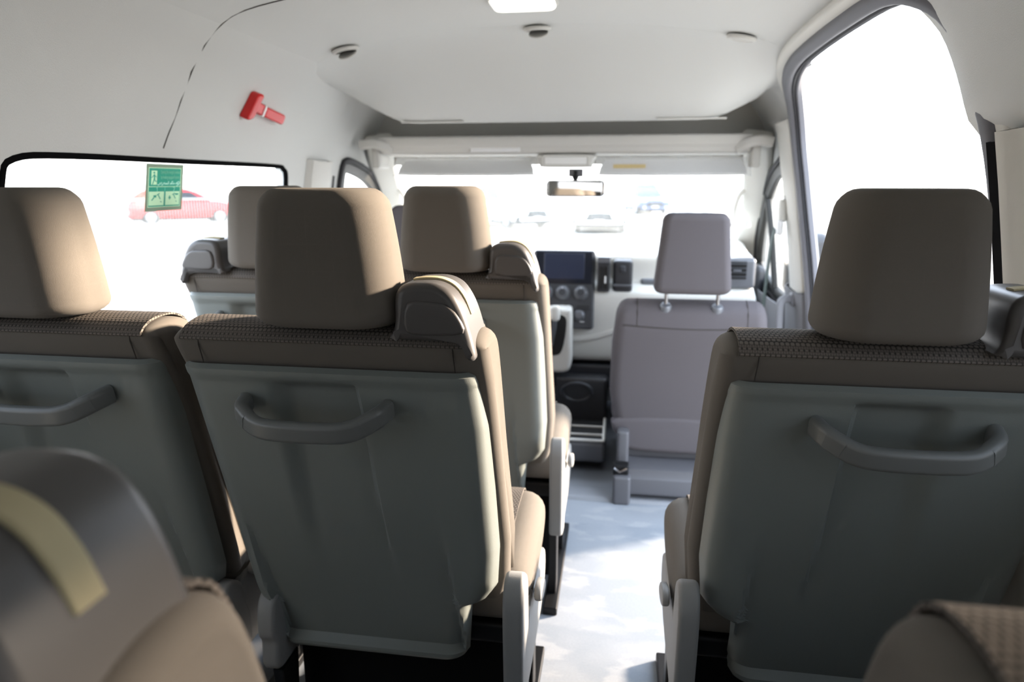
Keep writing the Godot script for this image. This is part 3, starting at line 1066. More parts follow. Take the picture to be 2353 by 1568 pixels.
func build_shell() -> void:
	# floor
	var mb := MB.new()
	rbox(mb, Vector3(0, -0.04, -0.76), Vector3(1.86, 0.08, 3.52), 0.004)
	struct("floor", mb.mesh(), M.floor_vinyl, "grey vinyl cabin floor with smeared pale dust patches", "floor")
	mb = MB.new()
	rbox(mb, Vector3(0, -0.045, -3.10), Vector3(1.84, 0.07, 1.16), 0.004)
	var cab_floor := struct("floor_001", mb.mesh(), M.step_grey, "plain grey floor of the cab beneath the front seats", "floor")
	cab_floor.name = "floor_001"
	mb = MB.new()
	sweep_x(mb, PackedVector2Array([Vector2(-2.405, 0.0), Vector2(-2.412, 0.010), Vector2(-2.425, 0.014), Vector2(-2.50, 0.012), Vector2(-2.52, 0.0)]), [[0, -0.90]], [[0, 0.90]], 0.003, 2, 1)
	struct("trim_1", mb.mesh(), M.step_grey, "raised grey edge strip across the floor behind the front seats", "edge strip")
	# ceiling
	mb = MB.new()
	var rows := []
	var s0 := s_of_y(1.545)
	var s1: float = prof_pts[prof_pts.size() - 1][0]
	for i in 29:
		var z := lerpf(1.0, -3.08, i / 28.0)
		var row := PackedVector3Array()
		for j in 41:
			var t := j / 40.0 * 2.0 - 1.0
			var p := on_profile(lerpf(s1, s0, absf(t)))
			row.append(Vector3(p.x * signf(t), p.y, z))
		rows.append(row)
	slab(mb, rows, -0.03)
	struct("ceiling", mb.mesh(), M.headliner, "pale grey fabric headliner arching over the whole cabin", "ceiling")
	# left wall bays
	var top := 1.545
	var lw := smooth2(zs([[-1.135, 1.06], [-1.14, 1.18], [-1.165, 1.222], [-1.30, 1.232], [-1.70, 1.2315], [-2.16, 1.231], [-2.235, 1.222], [-2.262, 1.19], [-2.272, 1.06], [-2.262, 0.86], [-2.235, 0.80], [-2.14, 0.785], [-1.70, 0.785], [-1.26, 0.785], [-1.165, 0.80], [-1.14, 0.86]]), 4)
	var lfw := smooth2(zs([[-2.735, 0.78], [-2.735, 1.05], [-2.738, 1.215], [-2.76, 1.243], [-2.83, 1.240], [-3.01, 1.208], [-3.16, 1.15], [-3.30, 1.065], [-3.44, 0.945], [-3.52, 0.84], [-3.50, 0.76], [-3.15, 0.745], [-2.78, 0.745]]), 4)
	mb = MB.new()
	bay(mb, -1.0, zs([[-1.02, -0.25], [-1.02, top], [-2.62, top], [-2.62, -0.25]]), lw, Vector2(-1.70, s_of_y(1.0)))
	var outer_front := zs([[-2.62, -0.25], [-2.62, top], [-3.09, 1.545], [-3.24, 1.30], [-3.72, 0.96], [-3.72, -0.25]])
	bay(mb, -1.0, outer_front, lfw, Vector2(-3.0, s_of_y(0.95)))
	var rear_hole := smooth2(zs([[-0.92, 0.86], [-0.92, 1.16], [-0.86, 1.215], [-0.2, 1.225], [0.46, 1.215], [0.52, 1.16], [0.52, 0.86], [0.46, 0.80], [-0.2, 0.79], [-0.86, 0.80]]), 4)
	bay(mb, -1.0, zs([[1.0, -0.25], [1.0, top], [-1.02, top], [-1.02, -0.25]]), rear_hole, Vector2(-0.2, s_of_y(1.0)))
	var wl := struct("wall_left", mb.mesh(), M.headliner, "pale left side wall with its window openings", "wall")
	# pillar trim between the left window and the front door
	mb = MB.new()
	rows = []
	for i in 15:
		var y := lerpf(0.75, 1.262, i / 14.0)
		var row := PackedVector3Array()
		for v in [[-2.40, 0.0], [-2.41, 0.022], [-2.43, 0.030], [-2.50, 0.034], [-2.56, 0.030], [-2.575, 0.020], [-2.58, 0.0]]:
			row.append(wall_at(-1.0, v[0], s_of_y(y), -v[1] - 0.001))
		rows.append(row)
	slab(mb, rows, 0.004)
	put("pillar_cover", mb.mesh(), M.shelf_light, wl)
	mb = MB.new()
	tube(mb, PackedVector3Array([wall_at(-1, -2.655, s_of_y(1.205), -0.002), wall_at(-1, -2.66, s_of_y(1.0), -0.002)]), rrect(0.007, 0.002, 0.0015, 2), Vector3.RIGHT)
	put("belt_slot", mb.mesh(), M.seal_line, wl)
	# right wall bays
	var dr := smooth2(zs([[-1.255, 0.02], [-1.275, 0.5], [-1.290, 0.98], [-1.300, 1.12], [-1.32, 1.25], [-1.352, 1.34], [-1.372, 1.43], [-1.405, 1.483], [-1.48, 1.508], [-1.685, 1.5125], [-1.949, 1.511], [-2.137, 1.505], [-2.301, 1.487], [-2.431, 1.448], [-2.520, 1.351], [-2.535, 1.208], [-2.520, 0.987], [-2.475, 0.66], [-2.45, 0.30], [-2.44, 0.02], [-2.38, -0.03], [-1.85, -0.04], [-1.31, -0.03]]), 4)
	var rfw := smooth2(zs([[-2.83, 0.78], [-2.82, 1.05], [-2.815, 1.195], [-2.83, 1.243], [-2.90, 1.232], [-3.01, 1.208], [-3.16, 1.15], [-3.30, 1.065], [-3.44, 0.945], [-3.52, 0.84], [-3.50, 0.76], [-3.15, 0.70], [-2.86, 0.70]]), 4)
	mb = MB.new()
	var grown := PackedVector2Array()
	var nn := nrm2(dr)
	for k in dr.size(): grown.append(dr[k] + nn[k] * 0.050)
	bay(mb, 1.0, zs([[-1.15, -0.25], [-1.15, 1.574], [-2.62, 1.574], [-2.62, -0.25]]), grown, Vector2(-1.9, s_of_y(0.75)), 0.03, 3)
	bay(mb, 1.0, outer_front, rfw, Vector2(-3.05, s_of_y(0.95)))
	bay(mb, 1.0, zs([[1.0, -0.25], [1.0, top], [-1.15, top], [-1.15, -0.25]]), rear_hole, Vector2(-0.2, s_of_y(1.0)))
	var wr := struct("wall_right", mb.mesh(), M.headliner, "pale right side wall around the open sliding door", "wall")
	# white trim edge round the door opening, and the grey rubber seal
	mb = MB.new()
	rim(mb, 1.0, dr, rrect(0.016, 0.012, 0.01, 3).duplicate())
	var e := MB.new()
	var edge := PackedVector2Array()
	for v in rrect(0.022, 0.013, 0.011, 3): edge.append(v + Vector2(0.062, 0.004))
	rim(e, 1.0, dr, edge)
	put("opening_trim", e.mesh(), M.trim_light, wr)
	var seal := MB.new()
	var sp := PackedVector2Array()
	for v in rrect(0.020, 0.020, 0.014, 4): sp.append(v + Vector2(0.035, 0.008))
	rim(seal, 1.0, dr, sp)
	var door := thing("door_1", Vector3.ZERO, "grey rubber seal framing the open side door of the van", "door seal")
	door.set_meta("kind", "structure")
	put("seal", seal.mesh(), M.seal_grey, door)
	seal = MB.new()
	sp = PackedVector2Array()
	for v in rrect(0.0035, 0.012, 0.002, 2): sp.append(v + Vector2(0.0105, 0.004))
	rim(seal, 1.0, dr, sp)
	put("seal_groove", seal.mesh(), M.seal_line, door)
	seal = MB.new()
	sp = PackedVector2Array()
	for v in rrect(0.0055, 0.010, 0.004, 3): sp.append(v + Vector2(0.0025, -0.003))
	rim(seal, 1.0, dr, sp)
	put("seal_lip", seal.mesh(), M.seal_grey, door)
	# black edge and cream post behind the opening
	mb = MB.new()
	rows = []
	for i in 15:
		var y := lerpf(0.10, 1.25, i / 14.0)
		var row := PackedVector3Array()
		for v in [[-1.276, -0.02], [-1.275, 0.022], [-1.268, 0.033], [-1.222, 0.035], [-1.216, 0.030], [-1.216, -0.02]]:
			row.append(wall_at(1.0, v[0] + 0.05 * (1.262 - y), s_of_y(y), -v[1]))
		rows.append(row)
	slab(mb, rows, 0.003)
	put("black_edge", mb.mesh(), M.rubber_black, door)
	mb = MB.new()
	rows = []
	for i in 15:
		var y := lerpf(0.10, 1.265, i / 14.0)
		var row := PackedVector3Array()
		for v in [[-1.224, 0.0], [-1.222, 0.034], [-1.212, 0.044], [-1.194, 0.040], [-1.18, 0.026], [-1.15, 0.024], [-1.08, 0.024], [-1.02, 0.0]]:
			row.append(wall_at(1.0, v[0] + 0.05 * (1.262 - y), s_of_y(y), -v[1] - 0.002))
		rows.append(row)
	slab(mb, rows, 0.004)
	put("post_cover", mb.mesh(), M.trim_light, wr)
	# deep headliner flank above the rear side window on the right
	mb = MB.new()
	rows = []
	for i in 13:
		var f := i / 12.0
		var row := PackedVector3Array()
		for j in 25:
			var z := lerpf(1.0, -1.15, j / 24.0)
			var ss := lerpf(s_of_y(1.262), s_of_y(1.54), f)
			var o := 0.030 * smoothstep(0.0, 0.12, f) * (1.0 - 0.9 * smoothstep(0.6, 1.0, f))
			# its front end leans back round the corner of the door opening
			if j >= 20:
				var zz := -1.15 - (j - 20) / 4.0 * tab([[0.0, 0.195], [0.08, 0.215], [0.3, 0.235], [0.6, 0.25], [0.8, 0.275], [1.0, 0.36]], f)
				row.append(wall_at(1.0, zz, ss, -o * (1.0 - smoothstep(22.5, 24.0, float(j)) * 0.7) - 0.002))
			else:
				row.append(wall_at(1.0, lerpf(1.0, -1.15, j / 20.0), ss, -o - 0.002))
		rows.append(row)
	slab(mb, rows, 0.004)
	put("headliner_flank", mb.mesh(), M.headliner, wr)
	# B-pillar covers on the right
	mb = MB.new()
	rows = []
	for i in 21:
		var y := lerpf(0.79, 1.40, i / 20.0)
		var row := PackedVector3Array()
		for v in [[-2.592, 0.0], [-2.60, 0.020], [-2.62, 0.028], [-2.68, 0.030], [-2.76, 0.024], [-2.80, 0.010], [-2.805, 0.0]]:
			row.append(wall_at(1.0, v[0] + 0.04 * maxf(0.0, 1.0 - y) + 0.09 * maxf(0.0, y - 1.25), s_of_y(y), -v[1] - 0.002))
		rows.append(row)
	slab(mb, rows, 0.004)
	put("pillar_cover", mb.mesh(), M.trim_light, wr)
	mb = MB.new()
	rows = []
	for i in 21:
		var y := lerpf(0.05, 0.79, i / 20.0)
		var row := PackedVector3Array()
		for v in [[-2.572, 0.0], [-2.58, 0.026], [-2.60, 0.036], [-2.68, 0.038], [-2.80, 0.034], [-2.85, 0.012], [-2.855, 0.0]]:
			row.append(wall_at(1.0, v[0] + 0.05 * (1.0 - y), s_of_y(y), -v[1] - 0.002))
		rows.append(row)
	slab(mb, rows, 0.004)
	put("lower_pillar_cover", mb.mesh(), M.pillar_grey, wr)
	# rear wall, with a window
	mb = MB.new()
	for v in [[Vector3(0, 0.30, 1.0), Vector3(1.92, 1.1, 0.04)], [Vector3(0, 1.47, 1.0), Vector3(1.80, 0.36, 0.04)], [Vector3(-0.83, 1.07, 1.0), Vector3(0.26, 0.5, 0.04)], [Vector3(0.83, 1.07, 1.0), Vector3(0.26, 0.5, 0.04)]]:
		rbox(mb, v[0], v[1], 0.004)
	struct("wall_rear", mb.mesh(), M.trim_light, "pale rear wall of the van around the back window", "wall")
	# front: header above the windscreen, A-posts, scuttle and bulkhead
	mb = MB.new()
	rbox(mb, Vector3(0, 1.455, -3.085), Vector3(1.72, 0.40, 0.035), 0.004)
	rbox(mb, Vector3(0, 0.40, -3.70), Vector3(1.86, 1.0, 0.06), 0.004)
	var wf := struct("wall_front", mb.mesh(), M.shelf_light, "grey header panel behind the overhead shelf", "wall")
	for s in [-1.0, 1.0]:
		mb = MB.new()
		tube(mb, smooth_path(PackedVector3Array([Vector3(0.78 * s, 1.36, -2.93), Vector3(0.82 * s, 1.26, -3.08), Vector3(0.862 * s, 1.10, -3.32), Vector3(0.895 * s, 0.86, -3.62), Vector3(0.91 * s, 0.70, -3.80)]), 5), rrect(0.058, 0.026, 0.018, 4), Vector3(0, 1, 0.4))
		put("front_post", mb.mesh(), M.trim_light, wf)
		mb = MB.new()
		rbox(mb, Vector3(0.765 * s, 1.285, -2.90), Vector3(0.035, 0.10, 0.14), 0.010)
		put("shelf_end_cover", mb.mesh(), M.shelf_light, wf)
	# glass
	mb = MB.new()
	rows = []
	for i in 7:
		var f := i / 6.0
		var row := PackedVector3Array()
		for j in 13:
			var u := j / 6.0 - 1.0
			row.append(Vector3(u * lerpf(0.80, 0.88, f), lerpf(1.27, 0.86, f), lerpf(-3.08, -3.62, f) - 0.06 * (1.0 - u * u)))
		rows.append(row)
	slab(mb, rows, 0.005)
	struct("window_1", mb.mesh(), M.glass, "wide clear windscreen above the dashboard", "window")
	var rb := rrect(0.007, 0.007, 0.004, 3)
	var gasket := PackedVector2Array()
	for v in rb: gasket.append(v + Vector2(0.001, -0.004))
	mb = MB.new()
	pane(mb, -1.0, lw, Vector2(-1.70, s_of_y(1.0)), 0.012)
	var w2 := struct("window_2", mb.mesh(), M.glass, "long left side window with a black rubber gasket", "window")
	mb = MB.new()
	rim(mb, -1.0, lw, gasket)
	put("gasket", mb.mesh(), M.rubber_black, w2)
	mb = MB.new()
	pane(mb, -1.0, lfw, Vector2(-3.0, s_of_y(0.95)), 0.014)
	var w3 := struct("window_3", mb.mesh(), M.glass, "left front door window with a curved dark frame", "window")
	var fr := PackedVector2Array()
	for v in rrect(0.022, 0.014, 0.008, 3): fr.append(v + Vector2(-0.006, -0.004))
	var fr2 := PackedVector2Array()
	for v in rrect(0.012, 0.012, 0.006, 3): fr2.append(v + Vector2(0.024, 0.004))
	mb = MB.new()
	rim(mb, -1.0, lfw, fr)
	put("window_frame", mb.mesh(), M.door_frame_black, w3)
	mb = MB.new()
	rim(mb, -1.0, lfw, fr2)
	put("door_seal", mb.mesh(), M.seal_line, w3)
	mb = MB.new()
	pane(mb, 1.0, rfw, Vector2(-3.05, s_of_y(0.95)), 0.014)
	var w4 := struct("window_4", mb.mesh(), M.glass, "right front door window with a curved dark frame", "window")
	mb = MB.new()
	rim(mb, 1.0, rfw, fr)
	put("window_frame", mb.mesh(), M.door_frame_black, w4)
	mb = MB.new()
	rim(mb, 1.0, rfw, fr2)
	put("door_seal", mb.mesh(), M.seal_line, w4)
	mb = MB.new()
	tube(mb, PackedVector3Array([wall_at(1, -3.19, s_of_y(1.13), -0.002), wall_at(1, -3.17, s_of_y(0.95), -0.002), wall_at(1, -3.14, s_of_y(0.70), -0.002)]), rrect(0.009, 0.012, 0.004, 2), Vector3.RIGHT)
	put("window_bar", mb.mesh(), M.door_frame_black, w4)
	for s in [-1.0, 1.0]:
		mb = MB.new()
		pane(mb, s, rear_hole, Vector2(-0.2, s_of_y(1.0)), 0.012)
		struct("window_5" if s < 0 else "window_6", mb.mesh(), M.glass_dark, "dark tinted rear side window on the %s" % ("left" if s < 0 else "right"), "window")
	mb = MB.new()
	rbox(mb, Vector3(0, 1.07, 1.0), Vector3(1.42, 0.46, 0.006), 0.002)
	struct("window_7", mb.mesh(), M.glass_dark, "tinted back window of the van", "window")
	# seam across the headliner
	mb = MB.new()
	var sm_pts := PackedVector3Array()
	for v in [[-1.596, 1.262], [-1.611, 1.294], [-1.637, 1.348], [-1.655, 1.421], [-1.649, 1.49], [-1.625, 1.541], [-1.62, 1.575]]:
		sm_pts.append(wall_at(-1, v[0], s_of_y(v[1]), -0.0002))
	for x in [-0.45, -0.2, 0.0, 0.2, 0.45]:
		sm_pts.append(Vector3(x, roof_y(x) - 0.0005, -1.62))
	for v in [[-1.62, 1.575], [-1.60, 1.548]]:
		sm_pts.append(wall_at(1, v[0], s_of_y(v[1]), -0.0002))
	tube(mb, smooth_path(sm_pts, 5), circle2(0.0018, 6), Vector3(0, 0, 1))
	struct("trim_2", mb.mesh(), M.seam, "thin dark joint line across the headliner", "joint line")
	# curved front panel of the headliner, above the windscreen shelf
	mb = MB.new()
	rows = []
	for i in 27:
		var row := PackedVector3Array()
		for j in 49:
			var x := lerpf(-0.80, 0.775, j / 48.0)
			var yt := roof_y(x)
			var lip := 1.398 + 0.105 * pow(smoothstep(0.52, 0.83, absf(x)), 1.0)
			lip = minf(lip, yt - 0.001)
			var t := minf(i / 20.0, 1.0)
			var z := lerpf(-2.16, -2.60, t)
			var y := lerpf(yt - 0.0003, lip, lerpf(pow(t, 2.0), smoothstep(0.0, 1.0, t), 0.75))
			if i > 20:
				var a := (i - 20) / 6.0 * PI * 0.75
				z = -2.60 - 0.016 * sin(a)
				y = lip - 0.004 + 0.016 * (1.0 - cos(a)) * 1.2
				if i == 26:
					z = -2.66
					y = lip + 0.08
			if j < 2 or j > 46: y += 0.012
			row.append(Vector3(x, y, z))
		rows.append(row)
	slab(mb, rows, -0.004)
	var fp := struct("trim_3", mb.mesh(), M.headliner, "curved pale headliner panel sloping down toward the windscreen shelf", "panel")
	for s in [-1.0, 1.0]:
		mb = MB.new()
		rbox(mb, Vector3(0.47 * s + 0.02, 1.399, -2.586), Vector3(0.24, 0.005, 0.018), 0.002)
		put("fixing_cover", mb.mesh(), M.shelf_light, fp)

func roof_y(x: float) -> float:
	var ax := absf(x)
	for i in range(prof_pts.size() - 1, 0, -1):
		if prof_pts[i - 1][1] >= ax and prof_pts[i][1] <= ax and prof_pts[i][2] > 1.2:
			var t: float = (ax - prof_pts[i][1]) / maxf(prof_pts[i - 1][1] - prof_pts[i][1], 1e-6)
			return lerpf(prof_pts[i][2], prof_pts[i - 1][2], t)
	return 1.635

func build_seats() -> void:
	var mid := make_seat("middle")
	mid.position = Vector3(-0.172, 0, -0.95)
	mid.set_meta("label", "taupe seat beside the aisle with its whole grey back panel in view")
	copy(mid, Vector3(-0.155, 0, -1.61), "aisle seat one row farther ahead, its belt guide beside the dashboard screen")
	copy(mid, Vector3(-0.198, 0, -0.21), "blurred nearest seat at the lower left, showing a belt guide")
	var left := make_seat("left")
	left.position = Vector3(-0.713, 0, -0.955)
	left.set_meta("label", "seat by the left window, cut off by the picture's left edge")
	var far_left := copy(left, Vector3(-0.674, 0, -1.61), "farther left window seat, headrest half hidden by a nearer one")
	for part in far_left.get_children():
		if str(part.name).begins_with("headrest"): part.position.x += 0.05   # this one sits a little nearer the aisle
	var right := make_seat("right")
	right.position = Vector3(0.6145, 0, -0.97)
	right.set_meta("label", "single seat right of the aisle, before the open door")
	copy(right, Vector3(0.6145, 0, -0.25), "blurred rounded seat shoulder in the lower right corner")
	var fs := make_front_seat()
	fs.position = Vector3(0.512, 0, -2.43)
	fs.set_meta("label", "pale grey front passenger seat with headrest on two steel posts")
	copy(fs, Vector3(-0.47, 0.02, -2.46), "driver's seat, a dark sliver seen between two headrests")

func build_cab() -> void:
	# dashboard
	var d := thing("dashboard", Vector3(0, 0, -3.2), "cream dashboard with a dark centre stack and screen", "dashboard")
	var mb := MB.new()
	var prof := smooth2(PackedVector2Array([Vector2(-0.40, 0.862), Vector2(-0.16, 0.868), Vector2(-0.03, 0.858), Vector2(0.0, 0.835), Vector2(0.0, 0.78), Vector2(0.01, 0.735), Vector2(0.06, 0.712), Vector2(0.10, 0.69), Vector2(0.108, 0.64), Vector2(0.104, 0.56), Vector2(0.098, 0.50), Vector2(0.085, 0.42), Vector2(0.06, 0.365), Vector2(-0.02, 0.345), Vector2(-0.15, 0.34), Vector2(-0.40, 0.36)]), 4)
	sweep_x(mb, prof, [[0, -0.865]], [[0, 0.865]], 0.03, 3, 10)
	put("body", mb.mesh(35), M.dash_cream, d)
	# raised apron line below the centre
	mb = MB.new()
	tube(mb, smooth_path(PackedVector3Array([Vector3(-0.20, 0.50, 0.100), Vector3(0.0, 0.475, 0.098), Vector3(0.14, 0.48, 0.098), Vector3(0.30, 0.535, 0.104), Vector3(0.45, 0.59, 0.110)]), 6), rrect(0.010, 0.012, 0.006, 3))
	put("apron_edge", mb.mesh(), M.trim_light, d)
	# centre stack
	mb = MB.new()
	var cs := PackedVector2Array()
	for v in rrect(0.141, 0.180, 0.016, 5): cs.append(v + Vector2(0.011, 0.692))
	extrude(mb, cs, Transform3D(Basis(Vector3(1, 0, 0), Vector3(0, 0.975, -0.22), Vector3(0, 0.22, 0.975)), Vector3(0, 0.018, 0.21)), 0.05, 0.008, 3)
	var stack := put("centre_stack", mb.mesh(), M.console_face, d)
	var tilt := Basis(Vector3(1, 0, 0), Vector3(0, 0.975, -0.22), Vector3(0, 0.22, 0.975))
	var at_stack := func(x: float, y: float, off: float) -> Vector3: return tilt * Vector3(x, y, 0.05 + off) + Vector3(0, 0.018, 0.21)
	mb = MB.new()
	rbox(mb, at_stack.call(0.01, 0.792, 0.001), Vector3(0.262, 0.150, 0.008), 0.004, tilt)
	put("screen_bezel", mb.mesh(), M.screen_glass, stack)
	mb = MB.new()
	rbox(mb, at_stack.call(0.012, 0.797, 0.004), Vector3(0.185, 0.118, 0.006), 0.003, tilt)
	var scr := mat("screen_off", Color(0.17, 0.195, 0.27), 0.15)
	put("screen", mb.mesh(), scr, stack)
	for k in 3:
		var kx: float = [-0.071, 0.008, 0.092][k]
		mb = MB.new()
		var t := Transform3D(Basis(tilt.x, tilt.z, -tilt.y), at_stack.call(kx, 0.676, 0.0))
		lathe(mb, PackedVector2Array([Vector2(0, 0), Vector2(0.034, 0), Vector2(0.034, 0.004), Vector2(0.031, 0.007), Vector2(0.027, 0.007), Vector2(0.025, 0.022), Vector2(0.021, 0.026), Vector2(0, 0.027)]), t, 24)
		var kb := put("knob", mb.mesh(35), M.knob_grey, stack)
		mb = MB.new()
		lathe(mb, PackedVector2Array([Vector2(0, 0.025), Vector2(0.017, 0.025), Vector2(0.016, 0.029), Vector2(0, 0.029)]), t, 20)
		put("knob_face", mb.mesh(35), M.console_face, kb)
		if k == 0:
			mb = MB.new()
			var arc := PackedVector3Array()
			for j in 9: arc.append(t * Vector3(cos(-1.1 + j * 0.22) * 0.020, 0.0275, sin(-1.1 + j * 0.22) * 0.020))
			tube(mb, arc, circle2(0.002, 5), tilt.z)
			put("red_mark", mb.mesh(), M.print_red, kb)
		mb = MB.new()
		rbox(mb, t * Vector3(0, 0.028, -0.021), Vector3(0.003, 0.006, 0.002), 0.0008, tilt)
		put("pointer", mb.mesh(), M.print_white, kb)
	mb = MB.new()
	lathe(mb, PackedVector2Array([Vector2(0, 0), Vector2(0.026, 0), Vector2(0.025, 0.006), Vector2(0.020, 0.008), Vector2(0.019, 0.028), Vector2(0.016, 0.031), Vector2(0, 0.032)]), Transform3D(Basis(tilt.x, tilt.z, -tilt.y), at_stack.call(0.086, 0.575, 0.0)), 20)
	put("small_knob", mb.mesh(35), M.knob_grey, stack)
	for v in [[0.036, 0.612, 0.05, 0.022], [0.105, 0.612, 0.06, 0.022], [0.03, 0.572, 0.03, 0.006], [0.10, 0.545, 0.022, 0.004]]:
		mb = MB.new()
		rbox(mb, at_stack.call(v[0], v[1], 0.001), Vector3(v[2], v[3], 0.005), 0.002, tilt)
		put("button", mb.mesh(), M.dash_dark if v[3] > 0.01 else M.print_white, stack)
	mb = MB.new()
	rbox(mb, at_stack.call(0.038, 0.614, 0.004), Vector3(0.008, 0.012, 0.002), 0.0008, tilt)
	put("button_mark", mb.mesh(), M.print_white, stack)
	# upright air vent and dark pocket to the right of the stack
	var vent := box_part("upright_vent", Vector3(0.192, 0.775, 0.075), Vector3(0.056, 0.155, 0.10), 0.006, M.dash_dark, d)
	box_part("slat", Vector3(0.182, 0.765, 0.129), Vector3(0.010, 0.10, 0.014), 0.002, M.slot_black, vent)
	box_part("slat", Vector3(0.206, 0.765, 0.129), Vector3(0.010, 0.10, 0.014), 0.002, M.slot_black, vent)
	box_part("vent_tab", Vector3(0.200, 0.755, 0.134), Vector3(0.006, 0.032, 0.016), 0.002, M.print_white, vent)
	box_part("vent_top", Vector3(0.192, 0.842, 0.085), Vector3(0.056, 0.028, 0.09), 0.005, M.knob_grey, vent)
	var pk := box_part("dark_pocket", Vector3(0.277, 0.760, 0.045), Vector3(0.088, 0.155, 0.10), 0.016, M.dash_dark, d)
	box_part("pocket_shelf", Vector3(0.277, 0.725, 0.092), Vector3(0.084, 0.010, 0.02), 0.004, M.knob_grey, pk)
	box_part("pocket_button", Vector3(0.276, 0.80, 0.094), Vector3(0.026, 0.030, 0.012), 0.006, M.console_face, pk)
	box_part("recess", Vector3(0.42, 0.735, 0.022), Vector3(0.12, 0.03, 0.03), 0.012, M.knob_grey, d)
	# end vent on the right
	var ev := box_part("end_vent", Vector3(0.795, 0.785, 0.03), Vector3(0.125, 0.135, 0.08), 0.016, M.knob_grey, d)
	box_part("vent_mouth", Vector3(0.775, 0.800, 0.068), Vector3(0.085, 0.078, 0.012), 0.003, M.slot_black, ev)
	for k in 4:
		box_part("slat", Vector3(0.775, 0.772 + 0.019 * k, 0.076), Vector3(0.084, 0.005, 0.012), 0.001, M.console_face, ev)
	box_part("vent_tab", Vector3(0.775, 0.80, 0.083), Vector3(0.034, 0.008, 0.01), 0.002, M.knob_grey, ev)
	# dark foot wells under the dashboard
	box_part("under_panel", Vector3(0.0, 0.28, -0.12), Vector3(1.7, 0.12, 0.34), 0.02, M.dash_dark, d)
	# gear selector pod
	var g := Node3D.new()
	g.name = "gear_selector"
	d.add_child(g, true)
	g.position = Vector3(0.0, 0.0, 0.22)
	mb = MB.new()
	extrude(mb, smooth2(PackedVector2Array([Vector2(-0.09, 0.40), Vector2(-0.09, 0.60), Vector2(-0.06, 0.63), Vector2(0.035, 0.635), Vector2(0.058, 0.615), Vector2(0.060, 0.50), Vector2(0.060, 0.38), Vector2(0.03, 0.345), Vector2(-0.06, 0.35)]), 3), Transform3D(Basis(), Vector3(0, 0, -0.10)), 0.12, 0.016, 4)
	put("pod", mb.mesh(), M.dash_cream, g)
	mb = MB.new()
	extrude(mb, smooth2(PackedVector2Array([Vector2(-0.07, 0.44), Vector2(-0.07, 0.58), Vector2(-0.02, 0.61), Vector2(0.032, 0.60), Vector2(0.036, 0.54), Vector2(0.020, 0.45), Vector2(-0.01, 0.425)]), 3), Transform3D(Basis(), Vector3(0, 0, 0.005)), 0.020, 0.004, 2)
	put("slot", mb.mesh(), M.slot_black, g)
	mb = MB.new()
	tube(mb, PackedVector3Array([Vector3(-0.03, 0.47, 0.02), Vector3(-0.012, 0.56, 0.07), Vector3(-0.008, 0.60, 0.085)]), circle2(0.010, 10), Vector3.RIGHT)
	put("lever", mb.mesh(), M.knob_grey, g)
	mb = MB.new()
	rbox(mb, Vector3(-0.006, 0.63, 0.092), Vector3(0.042, 0.07, 0.04), 0.018)
	put("lever_knob", mb.mesh(), M.trim_light, g)
	# low console between the front seats
	var c := thing("centre_console", Vector3(0.11, 0, -2.72), "low dark console tray between the front seats with pale rails", "console")
	box_part("tray", Vector3(0, 0.085, -0.10), Vector3(0.235, 0.088, 0.30), 0.018, M.base_grey, c)
	mb = MB.new()
	rbox(mb, Vector3(0, 0.128, -0.10), Vector3(0.205, 0.006, 0.26), 0.002)
	put("tray_mat", mb.mesh(), M.slot_black, c)
	for z in [0.035, -0.03, -0.13]:
		box_part("rail", Vector3(0, 0.136, z), Vector3(0.222, 0.010, 0.014 if z > 0 else 0.009), 0.004, M.trim_light, c)
	box_part("side_rail", Vector3(0.109, 0.137, -0.10), Vector3(0.012, 0.012, 0.28), 0.004, M.trim_light, c)
	box_part("bin", Vector3(0, 0.21, -0.30), Vector3(0.235, 0.22, 0.09), 0.02, M.dash_dark, c)
	mb = MB.new()
	var cup := PackedVector3Array()
	for k in 28: cup.append(Vector3(-0.02 + cos(TAU * k / 28.0) * 0.068, 0.255 + sin(TAU * k / 28.0) * 0.045, -0.248 + 0.012 * sin(TAU * k / 28.0)))
	tube(mb, cup, circle2(0.008, 7), Vector3(0, 0, 1), true)
	put("cup_ring", mb.mesh(), M.console_face, c)
	box_part("base", Vector3(0, 0.02, -0.18), Vector3(0.20, 0.04, 0.30), 0.006, M.slot_black, c)

